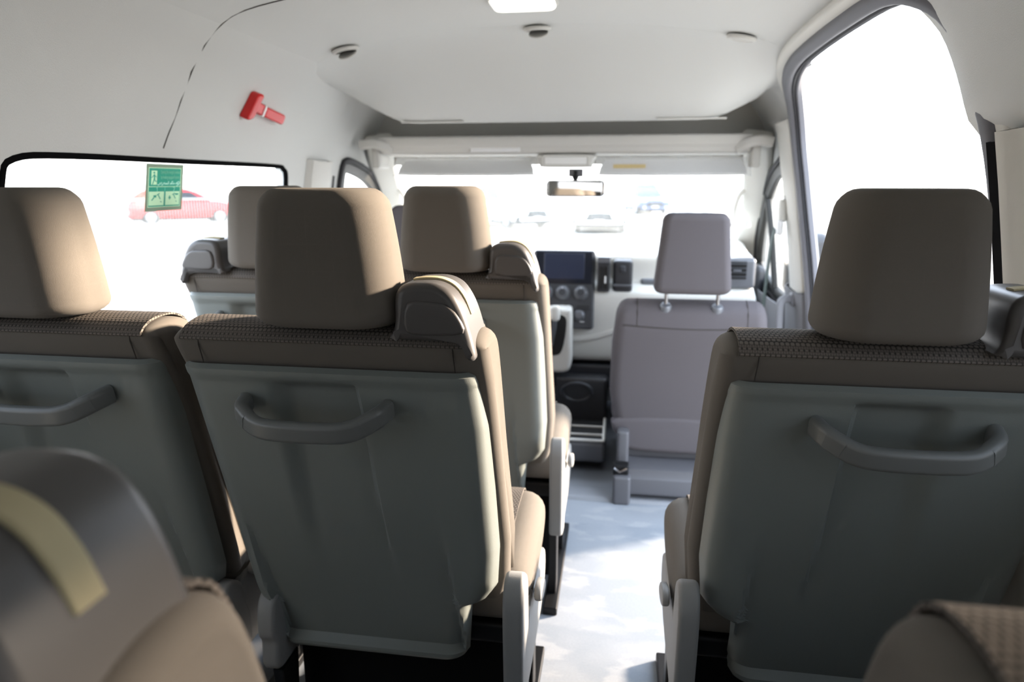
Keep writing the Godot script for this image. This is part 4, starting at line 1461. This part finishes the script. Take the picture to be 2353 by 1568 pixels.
func build_overhead() -> void:
	# shelf above the windscreen
	var s := thing("overhead_shelf", Vector3(0, 0, -2.82), "long pale storage shelf across the top of the windscreen", "shelf")
	var mb := MB.new()
	sweep_x(mb, smooth2(PackedVector2Array([Vector2(0.008, 1.358), Vector2(0.004, 1.330), Vector2(-0.010, 1.314), Vector2(-0.020, 1.300), Vector2(-0.035, 1.294), Vector2(-0.10, 1.291), Vector2(-0.22, 1.291), Vector2(-0.22, 1.302), Vector2(-0.10, 1.308), Vector2(-0.03, 1.345), Vector2(-0.008, 1.362)]), 4), [[0, -0.745]], [[0, 0.745]], 0.006, 3, 8)
	put("tray", mb.mesh(40), M.shelf_light, s)
	for sd in [-1.0, 1.0]:
		mb = MB.new()
		tube(mb, smooth_path(PackedVector3Array([Vector3(0.815 * sd, 1.330, 0.02), Vector3(0.765 * sd, 1.336, 0.02), Vector3(0.73 * sd, 1.328, 0.01), Vector3(0.70 * sd, 1.310, -0.02)]), 5), rrect(0.020, 0.020, 0.012, 4), Vector3.UP)
		put("end_bracket", mb.mesh(), M.shelf_light, s)
	box_part("label_strip", Vector3(-0.255, 1.3085, -0.009), Vector3(0.205, 0.016, 0.006), 0.001, M.print_white, s, Basis(Vector3.RIGHT, -0.35))
	# overhead lamp console in the middle of the shelf
	var c := thing("map_light_console", Vector3(0.03, 0, -2.86), "pale overhead lamp console above the rear-view mirror", "lamp")
	mb = MB.new()
	extrude(mb, smooth2(PackedVector2Array([Vector2(-0.106, 1.289), Vector2(-0.110, 1.270), Vector2(-0.104, 1.246), Vector2(-0.09, 1.240), Vector2(0.09, 1.240), Vector2(0.104, 1.246), Vector2(0.110, 1.270), Vector2(0.106, 1.289)]), 2), Transform3D(Basis(), Vector3(0, 0, -0.12)), 0.145, 0.010, 3)
	put("housing", mb.mesh(), M.shelf_light, c)
	mb = MB.new()
	rbox(mb, Vector3(0, 1.265, 0.026), Vector3(0.168, 0.030, 0.006), 0.003)
	put("lens", mb.mesh(), M.visor_cloth, c)
	mb = MB.new()
	var loop := PackedVector3Array()
	for v in rrect(0.092, 0.020, 0.010, 4): loop.append(Vector3(v.x, 1.265 + v.y, 0.026))
	tube(mb, loop, circle2(0.003, 6), Vector3(0, 0, 1), true)
	put("lens_rim", mb.mesh(), M.trim_light, c)
	# sun visors in their film
	for sd in [-1.0, 1.0]:
		var v := thing("sun_visor", Vector3(0.425 * sd + 0.03, 1.243, -2.915), "wrapped sun visor on the %s" % ("left, without any sticker" if sd < 0 else "right, with a small yellow sticker"), "sun visor", "sun visors")
		mb = MB.new()
		extrude(mb, smooth2(PackedVector2Array([Vector2(-0.29, -0.035), Vector2(-0.27, 0.016), Vector2(-0.22, 0.026), Vector2(0.22, 0.026), Vector2(0.27, 0.016), Vector2(0.29, -0.035), Vector2(0.24, -0.048), Vector2(-0.24, -0.048)]), 3), Transform3D(Basis(Vector3.RIGHT, -0.62), Vector3(0, 0, 0)), 0.016, 0.007, 3)
		put("visor_board", mb.mesh(), M.visor_cloth, v)
		mb = MB.new()
		var rows := []
		for i in 6:
			var row := PackedVector3Array()
			for j in 31:
				var x := lerpf(-0.305, 0.305, j / 30.0)
				var y := lerpf(0.032, -0.058, i / 5.0)
				row.append(Basis(Vector3.RIGHT, -0.62) * Vector3(x, y + 0.004 * sin(x * 61.0 + i), 0.021 + 0.003 * sin(x * 90.0 + i * 1.7)))
			rows.append(row)
		slab(mb, rows, 0.0006)
		put("clear_wrapping", mb.mesh(), M.clear_film, v)
		if sd > 0.0:
			box_part("yellow_sticker", Basis(Vector3.RIGHT, -0.62) * Vector3(-0.17, -0.012, 0.0175), Vector3(0.13, 0.02, 0.001), 0.0004, M.print_yellow, v, Basis(Vector3.RIGHT, -0.62))
		mb = MB.new()
		tube(mb, PackedVector3Array([Vector3(-0.27 * sd, 0.03, -0.02), Vector3(-0.27 * sd, 0.012, 0.0), Vector3(-0.22 * sd, 0.008, 0.0)]), circle2(0.006, 7), Vector3(0, 0, 1))
		put("pivot", mb.mesh(), M.shelf_light, v)
	# rear-view mirror
	var m := thing("rear_view_mirror", Vector3(0.065, 1.155, -2.92), "dark rear-view mirror hanging on a short ball-jointed stalk", "mirror")
	var mt := Basis(Vector3.UP, -0.045) * Basis(Vector3.RIGHT, -0.011)
	mb = MB.new()
	rbox(mb, mt * Vector3(0.0, 0, -0.012), Vector3(0.245, 0.068, 0.034), 0.016, mt, 4)
	put("housing", mb.mesh(), M.dash_dark, m)
	mb = MB.new()
	rbox(mb, mt * Vector3(0.0, 0, 0.0055), Vector3(0.225, 0.058, 0.003), 0.001, mt)
	put("mirror_face", mb.mesh(), M.mirror_glass, m)
	mb = MB.new()
	tube(mb, smooth_path(PackedVector3Array([Vector3(0, 0.03, -0.02), Vector3(0, 0.045, -0.025), Vector3(0, 0.07, -0.035)]), 3), circle2(0.008, 8), Vector3.RIGHT)
	put("stalk", mb.mesh(), M.slot_black, m)
	mb = MB.new()
	lathe(mb, PackedVector2Array([Vector2(0, -0.014), Vector2(0.008, -0.011), Vector2(0.013, -0.005), Vector2(0.014, 0), Vector2(0.013, 0.005), Vector2(0.008, 0.011), Vector2(0, 0.014)]), Transform3D(Basis(), Vector3(0, 0.045, -0.025)), 14)
	put("ball_joint", mb.mesh(), M.slot_black, m)
	box_part("mount_plate", Vector3(0, 0.064, -0.045), Vector3(0.062, 0.034, 0.012), 0.005, M.pillar_grey, m)
	# grab handles on the front posts
	for sd in [-1.0, 1.0]:
		var h := thing("grab_handle", Vector3(0.84 * sd, 1.06, -3.30), "pale curved grab handle on the %s windscreen post" % ("left" if sd < 0 else "right"), "handle", "grab handles on the windscreen posts")
		mb = MB.new()
		tube(mb, smooth_path(PackedVector3Array([Vector3(-0.005 * sd, 0.11, 0.06), Vector3(-0.045 * sd, 0.085, 0.06), Vector3(-0.065 * sd, 0.04, 0.04), Vector3(-0.065 * sd, -0.03, 0.0), Vector3(-0.04 * sd, -0.065, -0.02), Vector3(0.0, -0.07, -0.03)]), 5), rrect(0.011, 0.014, 0.008, 3), Vector3(0, 0, 1))
		put("bar", mb.mesh(), M.trim_light, h)
		for y in [0.11, -0.07]:
			box_part("mount", Vector3(0.0, y, 0.06 if y > 0 else -0.03), Vector3(0.03, 0.035, 0.035), 0.01, M.trim_light, h)

func build_details() -> void:
	# ceiling lamp
	var l := thing("ceiling_lamp", Vector3(-0.01, 1.6325, -1.855), "bright ceiling lamp at the top edge of the picture", "lamp")
	var mb := MB.new()
	var ol := rrect(0.088, 0.062, 0.03, 6)
	extrude(mb, ol, Transform3D(Basis(Vector3(1, 0, 0), Vector3(0, 0, 1), Vector3(0, -1, 0)), Vector3(0, 0.002, 0)), 0.014, 0.006, 3)
	put("bezel", mb.mesh(), M.shelf_light, l)
	mb = MB.new()
	extrude(mb, rrect(0.082, 0.056, 0.026, 6), Transform3D(Basis(Vector3(1, 0, 0), Vector3(0, 0, 1), Vector3(0, -1, 0)), Vector3(0, -0.004, 0)), 0.018, 0.01, 4)
	put("lamp_lens", mb.mesh(), M.lens_lit, l)
	var al := AreaLight3D.new()
	al.name = "lamp_light"
	l.add_child(al)
	al.area_size = Vector2(0.15, 0.10)
	al.position = Vector3(0, -0.026, 0)
	al.rotation = Vector3(-PI / 2, 0, 0)
	al.light_energy = 0.06
	al.light_color = Color(1.0, 0.98, 0.94)
	al.shadow_enabled = true
	al.set("area_range", 6.0)
	# round ceiling outlets
	var spots := [[-0.599, -2.141, true, "round ceiling outlet on the left, its dark slot open"], [-0.012, -2.188, true, "round ceiling outlet in the middle, its dark slot open"], [0.575, -2.155, false, "round ceiling outlet on the right, turned shut"]]
	for sp in spots:
		var x: float = sp[0]
		var slope := (roof_y(x + 0.02) - roof_y(x - 0.02)) / 0.04
		var b := Basis(Vector3(1, slope, 0).normalized(), Vector3(-slope, 1, 0).normalized(), Vector3(0, 0, 1))
		b = b * Basis(Vector3.RIGHT, 0.08)
		var o := thing("ceiling_outlet", Vector3(x, roof_y(x) - 0.007, sp[1]), sp[3], "air outlet", "round ceiling outlets")
		o.basis = b
		mb = MB.new()
		lathe(mb, PackedVector2Array([Vector2(0.030, 0.004), Vector2(0.041, 0.004), Vector2(0.0425, 0.0), Vector2(0.040, -0.005), Vector2(0.034, -0.007), Vector2(0.030, -0.004), Vector2(0.030, 0.004)]), Transform3D(), 32)
		put("ring", mb.mesh(), M.shelf_light, o)
		mb = MB.new()
		lathe(mb, PackedVector2Array([Vector2(0, 0.003), Vector2(0.031, 0.003), Vector2(0.031, 0.0), Vector2(0, 0.0)]), Transform3D(), 28)
		put("throat", mb.mesh(), M.seal_line if sp[2] else M.shelf_light, o)
		mb = MB.new()
		var tl := 0.55 if sp[2] else 0.03
		lathe(mb, PackedVector2Array([Vector2(0, -0.002), Vector2(0.029, -0.002), Vector2(0.030, -0.0045), Vector2(0.027, -0.0065), Vector2(0, -0.0085)]), Transform3D(Basis(Vector3.RIGHT, tl), Vector3(0.003, -0.009 if sp[2] else -0.0, 0.0)), 28)
		put("turning_disc", mb.mesh(), M.shelf_light, o)
		mb = MB.new()
		lathe(mb, PackedVector2Array([Vector2(0, 0), Vector2(0.004, 0), Vector2(0.0035, -0.0015), Vector2(0, -0.002)]), Transform3D(Basis(), Vector3(0.012, -0.0, -0.062)), 10)
		put("pin", mb.mesh(), M.shelf_light, o)
	# emergency hammer on the left wall
	var hp := wall_at(-1, -1.99, s_of_y(1.400), -0.012)
	var h := thing("emergency_hammer", hp, "small red emergency hammer fixed on the left wall", "hammer")
	var tang := (wall_at(-1, -2.0, s_of_y(1.43)) - wall_at(-1, -2.0, s_of_y(1.37))).normalized()
	var fwd := Vector3(0, 0, -1)
	var nin := fwd.cross(tang).normalized()
	if nin.x < 0.0: nin = -nin
	h.basis = Basis(fwd, tang, fwd.cross(tang))
	var up := (1.0 if fwd.cross(tang).x > 0.0 else -1.0)
	mb = MB.new()
	# local x forward, y up the wall, z*up into the cabin
	var hd := PackedVector2Array([Vector2(-0.068, -0.032), Vector2(-0.058, -0.037), Vector2(-0.036, -0.030), Vector2(-0.026, -0.012), Vector2(-0.020, 0.010), Vector2(-0.010, 0.034), Vector2(-0.016, 0.043), Vector2(-0.040, 0.040), Vector2(-0.050, 0.018), Vector2(-0.060, -0.012)])
	extrude(mb, smooth2(hd, 3), Transform3D(Basis(), Vector3(0, 0, -0.012 * up if up > 0 else -0.018)), 0.030, 0.006, 3)
	put("head", mb.mesh(), M.hammer_red, h)
	mb = MB.new()
	tube(mb, PackedVector3Array([Vector3(-0.03, 0.006, 0), Vector3(0.022, -0.004, 0)]), rrect(0.012, 0.016, 0.005, 3), Vector3.UP)
	put("neck", mb.mesh(), M.hammer_red, h)
	mb = MB.new()
	tube(mb, PackedVector3Array([Vector3(0.016, -0.003, 0), Vector3(0.026, -0.005, 0)]), rrect(0.0145, 0.0185, 0.006, 3), Vector3.UP)
	put("retaining_band", mb.mesh(), M.print_white, h)
	mb = MB.new()
	tube(mb, PackedVector3Array([Vector3(0.026, -0.005, 0.004 * up), Vector3(0.036, -0.006, 0.006 * up), Vector3(0.135, -0.018, 0.010 * up), Vector3(0.143, -0.019, 0.010 * up)]), rrect(0.010, 0.0155, 0.005, 3), Vector3.UP, false, PackedFloat32Array([0.82, 1.0, 1.02, 0.86]))
	put("grip", mb.mesh(), M.hammer_red, h)
	# exit sticker on the left window
	build_sticker()
	# seat belt of the front passenger
	var bl := thing("seat_belt", Vector3(0.86, 0.0, -2.70), "front passenger's seat belt hanging from the right door pillar", "seat belt")
	mb = MB.new()
	rbox(mb, Vector3(-0.004, 1.075, -0.03), Vector3(0.026, 0.085, 0.045), 0.010)
	put("height_adjuster", mb.mesh(), M.trim_light, bl)
	mb = MB.new()
	rbox(mb, Vector3(-0.012, 1.015, -0.025), Vector3(0.022, 0.055, 0.055), 0.009)
	put("belt_loop", mb.mesh(), M.print_white, bl)
	mb = MB.new()
	tube(mb, smooth_path(PackedVector3Array([Vector3(-0.022, 1.01, -0.045), Vector3(-0.03, 0.95, -0.052), Vector3(-0.036, 0.80, -0.055), Vector3(-0.042, 0.62, -0.050), Vector3(-0.04, 0.48, -0.045)]), 4), rrect(0.0016, 0.022, 0.001, 2), Vector3(0, 0, 1))
	put("webbing", mb.mesh(), M.belt, bl)
	mb = MB.new()
	tube(mb, PackedVector3Array([Vector3(0.004, 1.20, -0.018), Vector3(-0.003, 1.11, -0.018)]), rrect(0.003, 0.0015, 0.001, 2), Vector3.RIGHT)
	put("adjuster_slot", mb.mesh(), M.seal_line, bl)
	# upright grab handle low on the right pillar
	var gh := thing("pillar_handle", Vector3(0.885, 0.64, -2.62), "grey upright grab handle low on the right door pillar", "handle")
	mb = MB.new()
	tube(mb, smooth_path(PackedVector3Array([Vector3(0.02, 0.115, -0.03), Vector3(-0.015, 0.115, -0.02), Vector3(-0.03, 0.09, -0.01), Vector3(-0.03, 0.0, 0.0), Vector3(-0.03, -0.16, 0.01), Vector3(0.01, -0.19, 0.01)]), 5), rrect(0.014, 0.014, 0.009, 3), Vector3(0, 0, 1))
	put("bar", mb.mesh(), M.pillar_grey, gh)
	mb = MB.new()
	rbox(mb, Vector3(0.02, 0.115, -0.03), Vector3(0.03, 0.05, 0.05), 0.012)
	put("mount", mb.mesh(), M.pillar_grey, gh)
	# front right door: inner trim and outside mirror
	var fd := thing("door_2", Vector3(0, 0, 0), "closed front right door with a dark inner trim", "door")
	fd.set_meta("kind", "structure")
	mb = MB.new()
	var rows := []
	for i in 11:
		var y := lerpf(0.18, 0.70, i / 10.0)
		var row := PackedVector3Array()
		for v in [[-2.84, 0.0], [-2.85, 0.03], [-2.90, 0.045], [-3.10, 0.05], [-3.30, 0.045], [-3.46, 0.03], [-3.48, 0.0]]:
			row.append(wall_at(1.0, v[0], s_of_y(y), -v[1] - 0.003))
		rows.append(row)
	slab(mb, rows, 0.004)
	put("door_trim", mb.mesh(), M.pillar_grey, fd)
	mb = MB.new()
	rbox(mb, Vector3(0.905, 0.72, -3.36), Vector3(0.06, 0.16, 0.14), 0.03)
	put("mirror_corner", mb.mesh(), M.dash_dark, fd)
	mb = MB.new()
	rbox(mb, Vector3(1.14, 0.80, -3.42), Vector3(0.20, 0.30, 0.12), 0.05)
	put("outside_mirror", mb.mesh(), M.dash_dark, fd)

func line_on(im: Image, a: Vector2, b: Vector2, w: float, c: Color) -> void:
	var lo := Vector2(minf(a.x, b.x) - w, minf(a.y, b.y) - w)
	var hi := Vector2(maxf(a.x, b.x) + w, maxf(a.y, b.y) + w)
	for y in range(maxi(int(lo.y), 0), mini(int(hi.y) + 1, im.get_height())):
		for x in range(maxi(int(lo.x), 0), mini(int(hi.x) + 1, im.get_width())):
			var p := Vector2(x, y)
			var q := Geometry2D.get_closest_point_to_segment(p, a, b)
			if p.distance_to(q) <= w * 0.5: im.set_pixel(x, y, c)

func build_sticker() -> void:
	# flat print: 300 x 400
	var im := Image.create(300, 400, false, Image.FORMAT_RGB8)
	var grey := Color(0.52, 0.60, 0.50)
	var pale := Color(0.82, 0.98, 0.80)
	var green := Color(0.03, 0.62, 0.50)
	im.fill(grey)
	im.fill_rect(Rect2i(20, 32, 262, 336), pale)
	im.fill_rect(Rect2i(25, 38, 252, 324), green)
	im.fill_rect(Rect2i(42, 58, 44, 118), pale)
	im.fill_rect(Rect2i(25, 190, 252, 5), pale)
	im.fill_rect(Rect2i(150, 195, 4, 40), Color(0.35, 0.85, 0.70))
	im.fill_rect(Rect2i(28, 234, 118, 118), pale)
	im.fill_rect(Rect2i(158, 234, 115, 118), pale)
	# running figure
	line_on(im, Vector2(62, 74), Vector2(63, 76), 13, green)
	line_on(im, Vector2(64, 92), Vector2(66, 128), 11, green)
	line_on(im, Vector2(62, 94), Vector2(46, 116), 5, green)
	line_on(im, Vector2(66, 94), Vector2(80, 112), 5, green)
	line_on(im, Vector2(64, 126), Vector2(52, 172), 7, green)
	line_on(im, Vector2(66, 126), Vector2(72, 146), 7, green)
	line_on(im, Vector2(72, 146), Vector2(86, 148), 6, green)
	# Arabic line
	var ink := Color(0.80, 1.0, 0.92)
	for s in [[262, 172, 248, 158], [248, 158, 262, 148], [248, 158, 236, 168], [262, 176, 248, 186], [268, 150, 270, 168], [268, 168, 244, 170], [228, 168, 190, 170], [222, 160, 222, 168], [208, 152, 206, 168], [198, 160, 196, 168], [206, 150, 214, 148], [178, 148, 178, 170], [176, 170, 150, 170], [166, 162, 156, 168], [148, 158, 146, 170], [138, 160, 132, 176], [132, 176, 124, 180], [122, 156, 118, 172], [110, 160, 106, 174], [106, 174, 98, 180], [98, 180, 92, 172]]:
		line_on(im, Vector2(s[0], s[1]), Vector2(s[2], s[3]), 5, ink)
	# pictures 1 and 2: arrow, hammers, burst, fist
	line_on(im, Vector2(52, 306), Vector2(72, 276), 8, green)
	line_on(im, Vector2(66, 270), Vector2(82, 268), 9, green)
	line_on(im, Vector2(80, 268), Vector2(80, 282), 8, green)
	for o in [0, 124]:
		line_on(im, Vector2(92 + o, 262), Vector2(108 + o, 250), 7, green)
		line_on(im, Vector2(100 + o, 262), Vector2(116 + o, 296), 7, green)
		line_on(im, Vector2(120 + o, 318), Vector2(126 + o, 324), 7, Color(0.2, 0.66, 0.5))
	line_on(im, Vector2(192, 274), Vector2(192, 300), 9, green)
	line_on(im, Vector2(186, 288), Vector2(200, 288), 9, green)
	im.fill_rect(Rect2i(236, 252, 28, 14), green)
	var m := mat("sticker_print", Color.WHITE, 0.5)
	m.albedo_texture = ImageTexture.create_from_image(im)
	m.backlight_enabled = true
	m.backlight = Color(0.30, 0.30, 0.30)
	var c := s_of_y(1.168)
	var p := wall_at(-1, -1.605, c, -0.003)
	var tang := (wall_at(-1, -1.605, c + 0.05) - wall_at(-1, -1.605, c - 0.05)).normalized()
	var right := Vector3(0, 0, -1)
	var n := right.cross(tang).normalized()
	var root := thing("exit_sticker", p, "green emergency exit sticker with pictograms on the left window", "sticker")
	root.basis = Basis(right, tang, n)
	# sheet with print coordinates
	var w := 0.146
	var h := 0.116 * 1.0
	var st := SurfaceTool.new()
	st.begin(Mesh.PRIMITIVE_TRIANGLES)
	var k := [[-1, 1, 0, 0], [1, 1, 1, 0], [1, -1, 1, 1], [-1, -1, 0, 1]]
	for i in [0, 1, 2, 0, 2, 3]:
		st.set_normal(Vector3(0, 0, 1))
		st.set_uv(Vector2(k[i][2], k[i][3]))
		st.add_vertex(Vector3(k[i][0] * w / 2, k[i][1] * h / 2, 0.0006))
	put("print_face", st.commit(), m, root)
	# lettering
	var f := SystemFont.new()
	f.font_names = PackedStringArray(["Droid Sans"])
	var lines := [["Opening the emergency window", 0.0098, 0.020, 0.038, 0.074], ["by breaking equipped hammer", 0.0098, 0.020, 0.025, 0.074], ["1", 0.012, -0.030, -0.0055, 0.0], ["2", 0.012, 0.036, -0.0055, 0.0]]
	var ink_m := mat("sticker_ink", Color(0.62, 0.95, 0.82), 0.6)
	for q in lines:
		var t := TextMesh.new()
		t.text = q[0]
		t.font = f
		t.font_size = 16
		t.pixel_size = 0.0006
		t.depth = 0.0002
		var aabb := t.get_aabb()
		var o := put("lettering", t, ink_m, root)
		o.position = Vector3(q[2], q[3], 0.0009)
		var sx: float = q[4] / aabb.size.x if q[4] > 0.0 else q[1] / maxf(aabb.size.y, 0.001)
		o.scale = Vector3(sx, q[1] / maxf(aabb.size.y, 0.001), 1.0)

func build_outside() -> void:
	var mb := MB.new()
	rbox(mb, Vector3(0, -0.67, -20), Vector3(160, 0.10, 160), 0.01)
	var g := put("ground", mb.mesh(), M.concrete)
	tag(g, "sunlit pale concrete yard outside the van", "ground", "", "structure")
	var gy := -0.62
	make_car("parked_car", Vector3(-0.40, gy, -27.2), 0.0, M.paint_white, "white car facing the van, straight ahead beneath the mirror")
	make_car("parked_car", Vector3(-4.4, gy, -28.6), 0.75, M.paint_white, "white car parked askew, left of the one facing us", 1.75)
	make_car("parked_car", Vector3(1.75, gy, -42.0), 0.25, M.paint_blue, "blue car far off between two white cars", 1.75)
	make_car("parked_car", Vector3(3.6, gy, -28.6), -0.35, M.paint_white, "white car half hidden behind the front passenger's headrest")
	make_car("parked_car", Vector3(-6.9, gy, -26.4), 1.0, M.paint_silver, "pale car low beside the middle headrest")
	make_car("parked_car", Vector3(-19.0, gy, -28.5), 2.3, M.paint_red, "red car seen through the left window, behind the mesh fence")
	make_car("parked_car", Vector3(-4.3, gy, -4.4), 1.75, M.paint_white, "white car close outside the left window", 1.45)
	# fence of thin upright bars beyond the left window
	var f := thing("mesh_fence", Vector3(-8.2, gy, -12.4), "pale steel mesh fence outside the left window", "fence")
	f.rotation.y = 0.72
	mb = MB.new()
	for k in 170:
		rbox(mb, Vector3(-4.25 + k * 0.05, 0.75, 0), Vector3(0.012, 1.5, 0.008), 0.002, Basis(), 1)
	var bars := put("fence_bars", mb.mesh(), M.fence_steel, f)
	bars.set_meta("kind", "stuff")
	for y in [0.08, 0.55, 1.02, 1.48]:
		box_part("rail", Vector3(0, y, 0.015), Vector3(8.6, 0.03, 0.02), 0.004, M.fence_steel, f)
	for x in [-4.3, -1.45, 1.45, 4.3]:
		box_part("post", Vector3(x, 0.8, 0.03), Vector3(0.06, 1.6, 0.06), 0.008, M.fence_steel, f)
